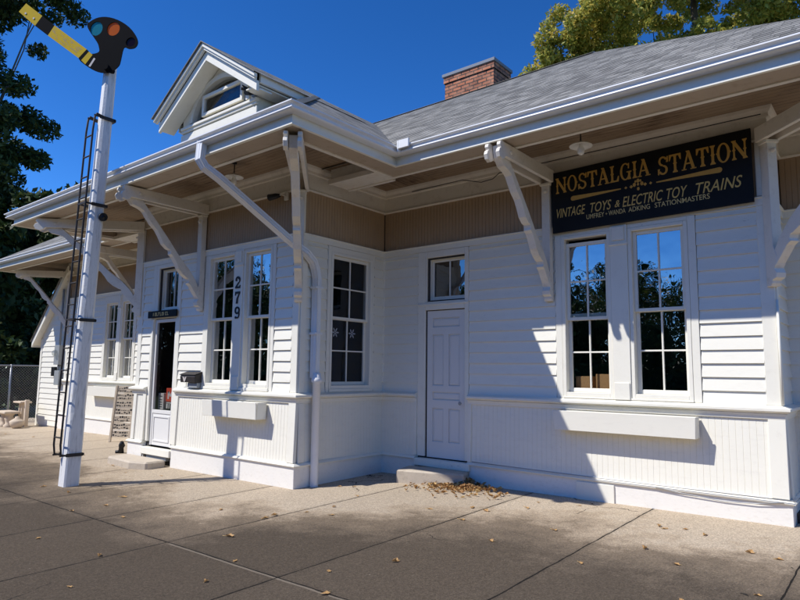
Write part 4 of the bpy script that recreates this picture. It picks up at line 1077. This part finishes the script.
# steps
mb = MB(); a = R(17); cx_, cy_ = 1.23, -.28; ux, uy = math.cos(a), math.sin(a)
def rot(u, v): return (cx_+u*ux-v*uy, cy_+u*uy+v*ux)
pl = [(-.50,-.22),(.50,-.22),(.48,.24),(-.48,.24)]
mb.prism([(*rot(u,v), -.12) for u, v in pl], (0,0,.25)); single('concrete_step', mb, 'concrete_step', 'loose pale concrete step with drifted leaves at the closed panelled door', 'step', (cx_,cy_,-.05), 'concrete door steps', .02)
mb = MB(); mb.prism([(-4.25,-1.89,-.16),(-3.04,-1.89,-.16),(-3.02,-2.24,-.16),(-3.35,-2.36,-.16),(-4.2,-2.30,-.16)], (0,0,.17)); single('concrete_step', mb, 'concrete_step', 'worn concrete slab step in front of the half glazed bay door', 'step', (-3.6,-2.1,-.11), 'concrete door steps', .025)

# weathered menu board leaning against the recessed wall
mbd = thing('menu_board', 'narrow weathered wooden board covered in dark painted lines beside the bay', 'board', (-7.15, -.6, gz(-7.15,-.6)))
nx, ny = .62, -.785; tx, ty = .785, .62
def mp_(u, s, n): return (-7.15+tx*u+nx*n-nx*s*.16, -.6+ty*u+ny*n-ny*s*.16, gz(-7.15,-.6)+s)
def mbox(mb, u0, u1, s0, s1, n0, n1):
    mb.add([mp_(u0,s0,n1),mp_(u1,s0,n1),mp_(u1,s0,n0),mp_(u0,s0,n0),mp_(u0,s1,n1),mp_(u1,s1,n1),mp_(u1,s1,n0),mp_(u0,s1,n0)], [(0,3,2,1),(4,5,6,7),(0,1,5,4),(1,2,6,5),(2,3,7,6),(3,0,4,7)])
for u in (-.24, .20):
    mb = MB(); mbox(mb, u, u+.045, 0, 1.24, -.02, .03); mesh_obj('stile', mb, 'oldwood', mbd, .004)
for k in range(7):
    mb = MB(); s0 = .10+k*.162; mbox(mb, -.193, .198, s0, s0+.152, 0, .018); mesh_obj('plank', mb, 'oldwood', mbd, .004)
mb = MB(); random.seed(5)
for k in range(7):
    for r_ in range(2):
        u = -.17
        while u < .16:
            w = random.uniform(.015, .05); s0 = .125+k*.162+r_*.065+random.uniform(-.01,.01); h = random.choice((.012,.03,.04))
            mbox(mb, u, u+w, s0, s0+h, .0185, .0195); u += w+random.uniform(.008,.02)
mesh_obj('painted_writing', mb, 'ink', mbd)
mb = MB(); z = gz(-5.3,-1.48)
mb.tube([(-5.3,-1.5,z),(-5.3,-1.5,z+.10),(-5.28,-1.5,z+.15),(-5.25,-1.52,z+.22)], .05, 10, radii=[.055,.045,.06,.03]); mb.tube([(-5.3,-1.5,z+.03),(-5.36,-1.58,z+.025)], .03, 8)
single('door_stop', mb, 'black', 'small black lump shaped door stop on the pavement by the bay step', 'door stop', (-5.3,-1.5,z))

# ------------------------------------------------------------------ the railway signal
PX_, PY_ = -2.585, -3.607; pz = gz(PX_, PY_)
sgn = thing('railway_signal', 'white wooden semaphore signal post with yellow and black arm and a black ladder', 'signal', (PX_, PY_, pz))
mb = MB(); secs = []
for z, h, c in ((pz-.05,.104,.02), (pz+.9,.100,.02), (pz+1.0,.099,.034), (3.6,.088,.034), (5.55,.078,.03), (6.02,.074,.03)):
    secs.append([(PX_+x, PY_+y, z) for x, y in ((-h+c,-h),(h-c,-h),(h,-h+c),(h,h-c),(h-c,h),(-h+c,h),(-h,h-c),(-h,-h+c))])
vs = [p for s_ in secs for p in s_]
mb.add(vs, [(i*8+k, i*8+(k+1)%8, (i+1)*8+(k+1)%8, (i+1)*8+k) for i in range(5) for k in range(8)] + [tuple(range(40,48)), tuple(reversed(range(8)))])
mesh_obj('post', mb, 'signal_white', sgn, .003)
# ladder
ly = PY_-.205
for sx in (-.105, .105):
    pts = [(PX_+sx, PY_-.06, 5.13), (PX_+sx, PY_-.17, 5.15), (PX_+sx, ly+.01, 5.09), (PX_+sx, ly, 4.9), (PX_+sx, ly, .45), (PX_+sx, ly+.02, .32), (PX_+sx, PY_-.08, .30)]
    mb = MB(); mb.tube(pts, .0145, 8); mesh_obj('ladder_rail', mb, 'iron', sgn)
z = .55
while z < 4.95:
    mb = MB(); mb.tube([(PX_-.105, ly, z), (PX_+.105, ly, z)], .011, 6); mesh_obj('ladder_rung', mb, 'iron', sgn); z += .305
for z in (.31, 2.17, 3.83, 5.12):
    mb = MB(); mb.box(PX_-.125, PX_+.125, ly-.012, ly+.012, z-.012, z+.012) if z in (2.17, 3.83) else None
    if mb.v: mesh_obj('ladder_rung', mb, 'iron', sgn); mb = MB()
    r_ = .112 if z < 1 else .104
    mb.box(PX_+r_-.012, PX_+r_+.01, PY_-.12, PY_+.10, z-.022, z+.022); mb.box(PX_-r_-.01, PX_-r_+.012, PY_-.12, PY_+.10, z-.022, z+.022)
    mb.box(PX_+r_-.012, PX_+r_+.006, ly, PY_-.1, z-.012, z+.012); mb.box(PX_-r_-.006, PX_-r_+.012, ly, PY_-.1, z-.012, z+.012)
    mb.box(PX_-r_+.012, PX_+r_-.012, PY_+r_-.004, PY_+r_+.012, z-.015, z+.015); mb.box(PX_-r_-.01, PX_+r_+.01, PY_+r_-.03, PY_+r_+.004, z-.0149, z+.0149)
    mesh_obj('ladder_clamp', mb, 'iron', sgn)
mb = MB(); wx_ = PX_+.10
mb.lathe([(0,.06),(.02,.06),(.02,.045),(.045,.045),(.06,.05),(.06,.015),(.045,.02),(.02,.02),(.02,0)], (wx_,-3.56,3.66), 20, 'x'); mesh_obj('pulley_wheel', mb, 'black', sgn)
mb = MB(); mb.tube([(wx_+.035,-3.56,3.66),(wx_-.02,-3.56,3.66)], .02, 8); mesh_obj('axle', mb, 'iron', sgn)
# spectacle casting with three holes, and the arm: one upright plane turned towards the street
BN = Vector((.5, -.866, 0)); BT = Vector((.866, .5, 0)); LEAN = .033
BO = Vector((PX_, PY_, 0)) + BN*.14; BK = ((BO-Vector((6.499,-7.545,0))).dot(BN))/((Vector((-2.45,-3.665,0))+BN*.14-Vector((6.499,-7.545,0))).dot(BN))
BC = Vector((6.499,-7.545,1.5)); B0_ = Vector((-2.45,-3.665,0))+BN*.14
def bl(t, z, n=0.):
    q = BC + (B0_ + BT*t + Vector((0,0,z)) - BC)*BK + BN*n - BT*LEAN*(1.5+(z-1.5)*BK-pz)
    return (q.x, q.y, q.z)
spec = [(-0.115,6.501),(0.008,6.576),(0.168,6.586),(0.363,6.523),(0.546,6.401),(0.665,6.254),(0.704,6.144),(0.662,6.071),(0.569,6.063),(0.489,6.084),(0.454,5.905),(0.429,5.816),(0.339,5.746),(0.246,5.722),(0.102,5.747),(-0.064,5.835),(-0.219,5.968),(-0.163,6.072),(-0.015,6.03),(0.095,6.053),(0.089,6.13),(0.051,6.21),(-0.092,6.406)]
def smooth_poly(pts, n=4):
    out = []; m = len(pts)
    for i in range(m):
        p0, p1, p2, p3 = (Vector(pts[(i+j-1) % m]) for j in range(4))
        for k in range(n):
            t = k/n
            out.append(tuple(.5*((2*p1)+(p2-p0)*t+(2*p0-5*p1+4*p2-p3)*t*t+(3*p1-p0-3*p2+p3)*t**3)))
    return out
lens = [(.030,6.415,.100,.108,'lens_teal'), (.302,6.388,.102,.104,'lens_amber'), (.59,6.165,.075,.070,'lens_red')]
cu = bpy.data.curves.new('c', 'CURVE'); cu.dimensions = '2D'; cu.fill_mode = 'BOTH'; cu.extrude = .006
def spl(pts):
    s_ = cu.splines.new('POLY'); s_.points.add(len(pts)-1)
    for q, p in zip(s_.points, pts): q.co = (p[0], p[1], 0, 1)
    s_.use_cyclic_u = True
spl(smooth_poly(spec, 3))
circ = lambda y, z, a, b, n=24: [(y+a*math.cos(2*math.pi*i/n), z+b*math.sin(2*math.pi*i/n)) for i in range(n)]
for (y, z, a, b, m_) in lens: spl(circ(y, z, a, b))
to = bpy.data.objects.new('c', cu); C.objects.link(to)
me = bpy.data.meshes.new_from_object(to.evaluated_get(bpy.context.evaluated_depsgraph_get()))
mb = MB(); mb.add([bl(v.co.x, v.co.y, v.co.z) for v in me.vertices], [tuple(p.vertices) for p in me.polygons])
bpy.data.objects.remove(to); bpy.data.curves.remove(cu); bpy.data.meshes.remove(me)
mesh_obj('spectacle', mb, 'matte_black', sgn)
def flat(pts, n0, th, name, mat):
    mb = MB(); mb.prism([bl(t, z, n0) for t, z in pts], tuple(BN*th)); mesh_obj(name, mb, mat, sgn)
for (y, z, a, b, m_) in lens: flat(circ(y, z, a+.006, b+.006), -.0105, .004, 'signal_lens', m_)
for pts, mat in (([(-1.275,6.789),(-1.163,6.911),(-.874,6.688),(-.982,6.541)], 'signal_yellow'), ([(-.874,6.688),(-.656,6.52),(-.755,6.37),(-.982,6.541)], 'matte_black'),
                 ([(-.656,6.52),(-.101,6.106),(-.224,5.98),(-.755,6.37)], 'signal_yellow'), ([(-.101,6.106),(-.063,6.067),(-.177,5.943),(-.224,5.98)], 'matte_black'),
                 ([(-.063,6.067),(.0,6.014),(-.107,5.876),(-.177,5.943)], 'signal_yellow')):
    flat(pts, -.006, .013, 'semaphore_arm', mat)
flat([(.026,5.967),(.051,5.949),(-.022,5.831),(-.052,5.844)], .0062, .0015, 'white_stripe', 'offwhite')
# bleached, flaked paint streaks on the arm
mb = MB(); rs_ = random.Random(2)
for i in range(34):
    f = rs_.uniform(.05, .9); g = rs_.uniform(.15, .85); L_ = rs_.uniform(.03, .10); w_ = rs_.uniform(.004, .011)
    c0 = Vector((-.656,6.52)).lerp(Vector((-.101,6.106)), f).lerp(Vector((-.755,6.37)).lerp(Vector((-.224,5.98)), f), g)
    d_ = Vector((.8,-.6)); n_ = Vector((.6,.8))
    mb.add([bl(*(c0+d_*a*L_+n_*b*w_), .0074+.0002*(i % 5)) for a, b in ((-.5,-.4),(.4,-.5),(.5,.3),(-.3,.5))], [(0,1,2,3)])
mesh_obj('flaked_paint', mb, 'rust_stain', sgn)
for (t, z) in ((-1.154,6.749),(-1.011,6.659)): flat(circ(t, z, .016, .016, 10), .007, .006, 'arm_bolt', 'offwhite')
q0 = Vector(bl(.245, 5.80, -.12)); q1 = Vector(bl(.245, 5.80, .05))
mb = MB(); mb.tube([q0, q1], .045, 12); mesh_obj('pivot', mb, 'matte_black', sgn)
# the old post leans a little
for ch_ in sgn.children:
    for v in ch_.data.vertices:
        v.co.x += BT.x*LEAN*v.co.z; v.co.y += BT.y*LEAN*v.co.z

# ------------------------------------------------------------------ garden things at far left
gl_ = gz(-13.2, -.6)
sb = thing('stone_bench', 'pale stone garden bench before the chain link fence', 'bench', (-13.35, -.75, gl_))
mb = MB(); mb.box(-13.78, -12.98, -.95, -.55, gl_+.37, gl_+.44); mesh_obj('seat', mb, 'stone', sb, .015)
for x in (-13.55, -13.2):
    mb = MB(); mb.lathe([(.13,0),(.14,.05),(.09,.09),(.10,.18),(.12,.24),(.09,.30),(.13,.34),(.13,.37)], (x,-.75,gl_), 10); mesh_obj('leg', mb, 'stone', sb)
ws = thing('post_table', 'pale post with a small shelf standing behind the stone bench', 'stand', (-12.85, -.45, gl_))
mb = MB(); mb.box(-12.90, -12.80, -.5, -.4, gl_, gl_+.76); mesh_obj('post', mb, 'stone', ws, .01)
mb = MB(); mb.box(-13.45, -12.905, -.6, -.3, gl_+.66, gl_+.71); mesh_obj('shelf', mb, 'stone', ws, .008)
mb = MB(); mb.box(-13.30, -13.24, -.5, -.4, gl_, gl_+.659); mb.box(-13.12, -13.07, -.5, -.4, gl_, gl_+.659); mesh_obj('leg', mb, 'stone', ws, .006)
mb = MB(); mb.lathe([(0,0),(.10,0),(.17,.10),(.19,.19),(.15,.22),(.06,.28),(.05,.32),(0,.33)], (-12.62,-.75,gl_), 16); single('garden_pot', mb, 'stone', 'round lidded stone pot on the ground right of the bench', 'pot', (-12.62,-.75,gl_))

# chain link fence
fx = -15.2; fz = gz(fx, 0)-.02
fe = thing('chain_link_fence', 'galvanised chain link fence with top rail at the far left', 'fence', (fx, 0, fz))
for y in (-7.2, -4.8, -2.4, -.12, 2.3, 4.7):
    mb = MB(); mb.tube([(fx,y,fz-.1),(fx,y,1.58)], .03, 8); mesh_obj('post', mb, 'galv', fe)
mb = MB(); mb.tube([(fx,-7.2,1.55),(fx,4.7,1.55)], .022, 8); mesh_obj('top_rail', mb, 'galv', fe)
mb = MB(); H_ = 1.55-fz; y = -7.2-H_
def wire(y0, z0, y1, z1, off):
    w = .0035
    mb.add([(fx+off,y0-w,z0),(fx+off,y0+w,z0),(fx+off,y1+w,z1),(fx+off,y1-w,z1)], [(0,1,2,3)])
    mb.add([(fx+off+.004,y0-w,z0),(fx+off+.004,y0+w,z0),(fx+off+.004,y1+w,z1),(fx+off+.004,y1-w,z1)], [(3,2,1,0)])
while y < 4.7:
    for s_ in (1, -1):
        y0, y1 = (y, y+H_) if s_ > 0 else (y+H_, y)
        z0, z1 = fz, fz+H_
        # clip to the fence's ends
        pts = []
        for e in (-7.2, 4.7):
            pass
        ya, za, yb, zb_ = y0, z0, y1, z1
        if min(ya, yb) < -7.2:
            t = (-7.2-ya)/(yb-ya); 
            if ya < yb: ya, za = -7.2, za+(zb_-za)*t
            else: yb, zb_ = -7.2, za+(zb_-za)*t
        if max(ya, yb) > 4.7:
            t = (4.7-ya)/(yb-ya)
            if ya < yb: yb, zb_ = 4.7, za+(zb_-za)*t
            else: ya, za = 4.7, za+(zb_-za)*t
        wire(ya, za, yb, zb_, .004*s_)
    y += .082
mesh_obj('wire_mesh', mb, 'galv', fe)

# ------------------------------------------------------------------ trees
def foliage_mesh(name, centers, radii, n_per, size, mat, parent=None, seed=1, flat=.6):
    r = np.random.default_rng(seed); V_ = []
    for c, rad, n in zip(centers, radii, n_per):
        d = r.normal(size=(n, 3)); d /= np.linalg.norm(d, axis=1)[:, None]
        rr = rad*(r.random(n)**.45)
        V_.append(np.array(c)+d*rr[:, None]*np.array([1, 1, .75]))
    P = np.concatenate(V_); n = len(P)
    a = r.normal(size=(n, 3)); a /= np.linalg.norm(a, axis=1)[:, None]
    b = r.normal(size=(n, 3)); b[:, 2] *= flat; b = b-a*(a*b).sum(1)[:, None]; b /= np.linalg.norm(b, axis=1)[:, None]
    s = size*(.6+.8*r.random(n))[:, None]
    off = np.array(parent.location) if parent else 0
    q = np.stack([P-a*s, P+b*s*.45, P+a*s, P-b*s*.45], 1).reshape(-1, 3)-off
    me = bpy.data.meshes.new(name)
    me.vertices.add(4*n); me.vertices.foreach_set('co', q.ravel().astype(np.float32))
    me.loops.add(4*n); me.loops.foreach_set('vertex_index', np.arange(4*n, dtype=np.int32))
    me.polygons.add(n); me.polygons.foreach_set('loop_start', np.arange(0, 4*n, 4, dtype=np.int32)); me.polygons.foreach_set('loop_total', np.full(n, 4, dtype=np.int32))
    me.update(); me.validate(); me.materials.append(M[mat])
    o = bpy.data.objects.new(name, me); C.objects.link(o)
    if parent: o.parent = parent
    return o
def tree(label, base, height, clumps, leaf_n, leaf_size, mat, seed, cat='tree', group=None, trunk_r=.22, clump_r=(.7, 1.3), name='tree'):
    """clumps: list of (x,y,z,rx,ry,rz,count) ellipsoids filled with leaf clumps"""
    r = np.random.default_rng(seed)
    t = thing(name, label, cat, base, group)
    cs, rs = [], []
    for (x, y, z, rx, ry, rz, n) in clumps:
        d = r.normal(size=(n, 3)); d /= np.linalg.norm(d, axis=1)[:, None]; d *= (r.random(n)**.4)[:, None]
        for q in d: cs.append((x+q[0]*rx, y+q[1]*ry, z+q[2]*rz)); rs.append(r.uniform(*clump_r))
    tb = MB(); top = np.array(base)+np.array([0, 0, height*.8])
    pts = [np.array(base)+np.array([r.normal()*.12*i, r.normal()*.12*i, height*.8*i/5]) for i in range(6)]
    tb.tube([tuple(p) for p in pts], trunk_r, 9, radii=[trunk_r*(1.25-.19*i) for i in range(6)])
    lm = MB(); k = 0
    for c in (cs[::9] if mat == 'leaf_dark' else cs[::70]):
        c = np.array(c); i = int(np.clip((c[2]-base[2])/height*5*.75, 1, 4)); p0 = pts[i]
        mid = (p0+c)/2+r.normal(size=3)*.25+np.array([0, 0, .2])
        rr = trunk_r*.22*(1.2-.2*i); c = p0+(c-p0)*.86
        lm.tube([tuple(p0), tuple(mid), tuple(c)], rr, 5, radii=[rr, rr*.55, .012], caps=False)
    mesh_obj('trunk', tb, 'bark', t); mesh_obj('limb', lm, 'bark', t)
    per = [int(leaf_n*(rad/np.mean(rs))**2/len(cs)) for rad in rs]
    foliage_mesh('crown', cs, rs, per, leaf_size, mat, t, seed+50)
    return t
def pos(px, dist):
    """point on the ground along a heading seen from the camera spot"""
    a = -.6845+math.atan((px-400)/619.); return (6.5+dist*math.sin(a), -7.55+dist*math.cos(a))
# big dark tree at far left: overhanging top, gap, lower mass
x, y = pos(-30, 30)
tree('tall dark broadleaf tree rising past the top left of the signal arm', (x, y, -.45), 22, [(x-.6, y-.6, 18.4, 3.9, 3.9, 3.6, 90), (x-.6, y-.6, 11.0, 3.0, 3.0, 3.3, 70), (x-2., y-2., 14.5, 1.8, 1.8, 2.5, 20)], 50000, .12, 'leaf_dark', 3, trunk_r=.34, clump_r=(.35, .85), group='dark trees at the left')
x, y = pos(28, 37)
tree('dark bushy tree behind the lean-to roof', (x, y, -.45), 11, [(x, y, 6.5, 3.4, 3.4, 4.6, 40)], 20000, .20, 'leaf_dark', 8, trunk_r=.3, group='dark trees at the left')
x, y = pos(-60, 33)
tree('dark tree at the left edge over the fence', (x, y, -.45), 10, [(x, y, 5.0, 4.2, 4.2, 4.4, 40)], 16000, .22, 'leaf_dark', 9, trunk_r=.3, group='dark trees at the left')
x, y = pos(95, 43)
tree('dark tree peeping over the left eave beside the signal post', (x, y, -.45), 14, [(x, y, 8.4, 4.2, 4.2, 4.6, 44)], 18000, .22, 'leaf_dark', 12, trunk_r=.3, group='dark trees at the left')
for i, (px, ds_, lab) in enumerate(((-25, 27, 'dark shrub right behind the chain link fence at the frame edge'), (20, 30, 'dark shrub behind the chain link fence beside the lean-to'), (60, 33, 'dark shrub behind the lean-to corner'))):
    x, y = pos(px, ds_)
    tree(lab, (x, y, -.45), 3.4, [(x, y, 1.5, 2.0, 2.0, 1.8, 26)], 6000, .15, 'leaf_dark', 20+i, 'shrub', 'dark shrubs behind the fence', .08, (.35, .7), 'shrub')
# yellowing tree behind the roof at the right
x, y = pos(690, 27)
tree('sunlit yellow green tree rising behind the shingle roof at the right', (x, y, -.45), 23, [(x+.4, y, 18.0, 5.1, 5.1, 4.2, 180), (x-3.6, y-.9, 16.6, 2.0, 2.0, 1.6, 24), (x-5.0, y-1.2, 15.3, 1.1, 1.1, .7, 9), (x+5.2, y+1.3, 18.2, 3.6, 3.6, 3.2, 50), (x+7.6, y+1.9, 16.9, 2.4, 2.4, 1.8, 30), (x+10, y+2.5, 17.6, 3.4, 3.4, 2.8, 60)], 110000, .105, 'leaf_autumn', 31, trunk_r=.35, clump_r=(.32, .75))
# distant wood across the street, seen in the window reflections
cs, rs, ns = [], [], []
r2 = np.random.default_rng(5)
for i in range(64):
    a = R(178+ 165*i/63); rad = 52+r2.uniform(-5, 8); h = r2.uniform(7.5, 11.5) + (2.5 if i % 9 < 3 else 0) + (.8 if i < 24 else 0)
    for k in range(2): cs.append((rad*math.cos(a)+r2.normal()*3., rad*math.sin(a)+r2.normal()*3., 1.0)); rs.append(2.6); ns.append(500)
    for k in range(6):
        cs.append((rad*math.cos(a)+r2.normal()*1.5, rad*math.sin(a)+r2.normal()*1.5, h*(.10+.16*k))); rs.append(2.2+r2.random()*1.2); ns.append(900)
tw = foliage_mesh('distant_wood', cs, rs, ns, .24, 'leaf_dark', None, 77)
tag(tw, 'dark row of trees across the street mirrored in the windows', 'wood', None, 'stuff')

# ------------------------------------------------------------------ fallen leaves
def leaf_geo(s, seed, curl):
    r = random.Random(seed); n = 9; mb = MB(); out = []
    for i in range(n):
        a = 2*math.pi*i/n; rad = s*(1. if i % 2 == 0 else .55)*r.uniform(.8, 1.2)
        out.append((rad*math.cos(a)*1.25, rad*math.sin(a)*.8, .004+curl*abs(math.sin(a*1.0+r.random()))*s))
    mb.add([(0,0,.006)]+out, [(0, i+1, (i+1) % n+1) for i in range(n)])
    mb.tube([(0,0,.006),(-s*.9,-s*.3,.01),(-s*1.6,-s*.35,.012)], .0025, 4)
    return mb
protos = []
random.seed(21)
leaf_spots = []
ph = [(208,478,.7),(262,571,.8),(235,590,.6),(427,558,.8),(150,541,.8),(170,555,.8),(208,530,.8),(282,560,.9),(362,538,.8),(332,558,.6),(118,508,.7)]
fwd = (-.62810735, .76957898, .11501888); rgt = (.77553776, .63118856, .01192432); upv = (.0634219, -.09669124, .99329173)
for i in range(64):
    # thrown over the apron, thicker near the walls
    if i < 30:
        x = random.uniform(.4, 5.6); y = -random.uniform(.25, 3.2)**1.0
    elif i < 46:
        x = random.uniform(-4.0, 1.6); y = -2.0-random.uniform(.1, 3.0)
    elif i < 56:
        x = random.uniform(-11.5, -4.8); y = -random.uniform(.4, 3.8)
    else:
        x = random.uniform(1.0, 3.5); y = -random.uniform(2.5, 5.5)
    leaf_spots.append((x, y))
for i, (x, y) in enumerate(leaf_spots):
    if i < 5:
        o = single('fallen_leaf', leaf_geo(.040, i, random.uniform(.3, .9)), 'leaf_dry', 'dry brown leaf lying loose on the concrete pavement', 'leaf', (0,0,0), 'fallen leaves on the pavement'); protos.append(o)
    else:
        o = protos[i % 5].copy(); C.objects.link(o)
    s_ = random.uniform(.5, .95); o.location = (x, y, gz(x, y)+.001); o.scale = (s_, s_, s_); o.rotation_euler = (0, 0, random.uniform(0, 6.28))
lp = MB(); rl_ = random.Random(4)
for i in range(330):
    t = rl_.random(); u = rl_.gauss(0, .5); 
    if i < 230: px_, py_ = 1.72+rl_.gauss(0, .22), -.37+rl_.gauss(0, .11); py_ = min(py_, -.10)
    else: px_, py_ = 1.75+rl_.gauss(0, .45), -.62+rl_.gauss(0, .16)
    hgt = max(0, .09*math.exp(-((px_-1.72)**2)/.03-((py_+.22)**2)/.03))*rl_.random()
    q = leaf_geo(.030*rl_.uniform(.6, 1.3), i, 1.); a = rl_.uniform(0, 6.28); tl = rl_.uniform(-.6, .6)
    c_, s_ = math.cos(a), math.sin(a)
    base = gz(px_, py_)+.003+hgt+.03*abs(tl)
    lp.add([(px_+x*c_-y*s_, py_+x*s_+y*c_, base+z+tl*x) for x, y, z in q.v], q.f)
o = mesh_obj('leaf_pile', lp, 'leaf_dry'); tag(o, 'drift of dry brown leaves at the right end of the door step', 'leaves', None, 'stuff')

# ------------------------------------------------------------------ camera, light, sky
cam = bpy.data.cameras.new('camera'); co = bpy.data.objects.new('camera', cam); C.objects.link(co)
cam.sensor_width = 36; cam.lens = 36*619.14/800; cam.clip_end = 3000; cam.clip_start = .05
r_, u_, f_ = Vector(rgt), Vector(upv), Vector(fwd)
m4 = Matrix((( r_.x, u_.x, -f_.x, 6.4988), (r_.y, u_.y, -f_.y, -7.5454), (r_.z, u_.z, -f_.z, 1.5), (0,0,0,1)))
co.matrix_world = m4
scene.camera = co
sd = Vector((.47, .69, -1.)).normalized()
el = math.asin(-sd.z); az = math.atan2(-sd.x, -sd.y)
sun = bpy.data.lights.new('sun', 'SUN'); sun.energy = 4.0; sun.angle = R(.53); sun.color = (1., .965, .91)
so = bpy.data.objects.new('sun', sun); C.objects.link(so); so.rotation_euler = sd.to_track_quat('-Z', 'Y').to_euler(); so.location = (-10, -14, 20)
w = bpy.data.worlds.new('World'); scene.world = w; w.use_nodes = True
nt = w.node_tree; nt.nodes.clear(); n = N(nt)
sky = n('ShaderNodeTexSky'); sky.sky_type = 'NISHITA'; sky.sun_disc = False; sky.sun_elevation = el; sky.sun_rotation = az
sky.altitude = 2500; sky.air_density = 1.0; sky.dust_density = .0; sky.ozone_density = 6.0
gm = n('ShaderNodeGamma', {'Color': sky.outputs[0], 'Gamma': 1.25})
hs = n('ShaderNodeHueSaturation', {'Color': gm.outputs[0], 'Saturation': 1.14, 'Value': 1., 'Hue': .503})
bg = n('ShaderNodeBackground', {'Color': hs.outputs[0], 'Strength': .105})
wo = n('ShaderNodeOutputWorld'); nt.links.new(bg.outputs[0], wo.inputs[0])
vs_ = scene.view_settings; vs_.view_transform = 'Standard'; vs_.look = 'None'; vs_.gamma = 1; vs_.exposure = .36; vs_.use_curve_mapping = False
scene.render.resolution_x = 1024; scene.render.resolution_y = 768
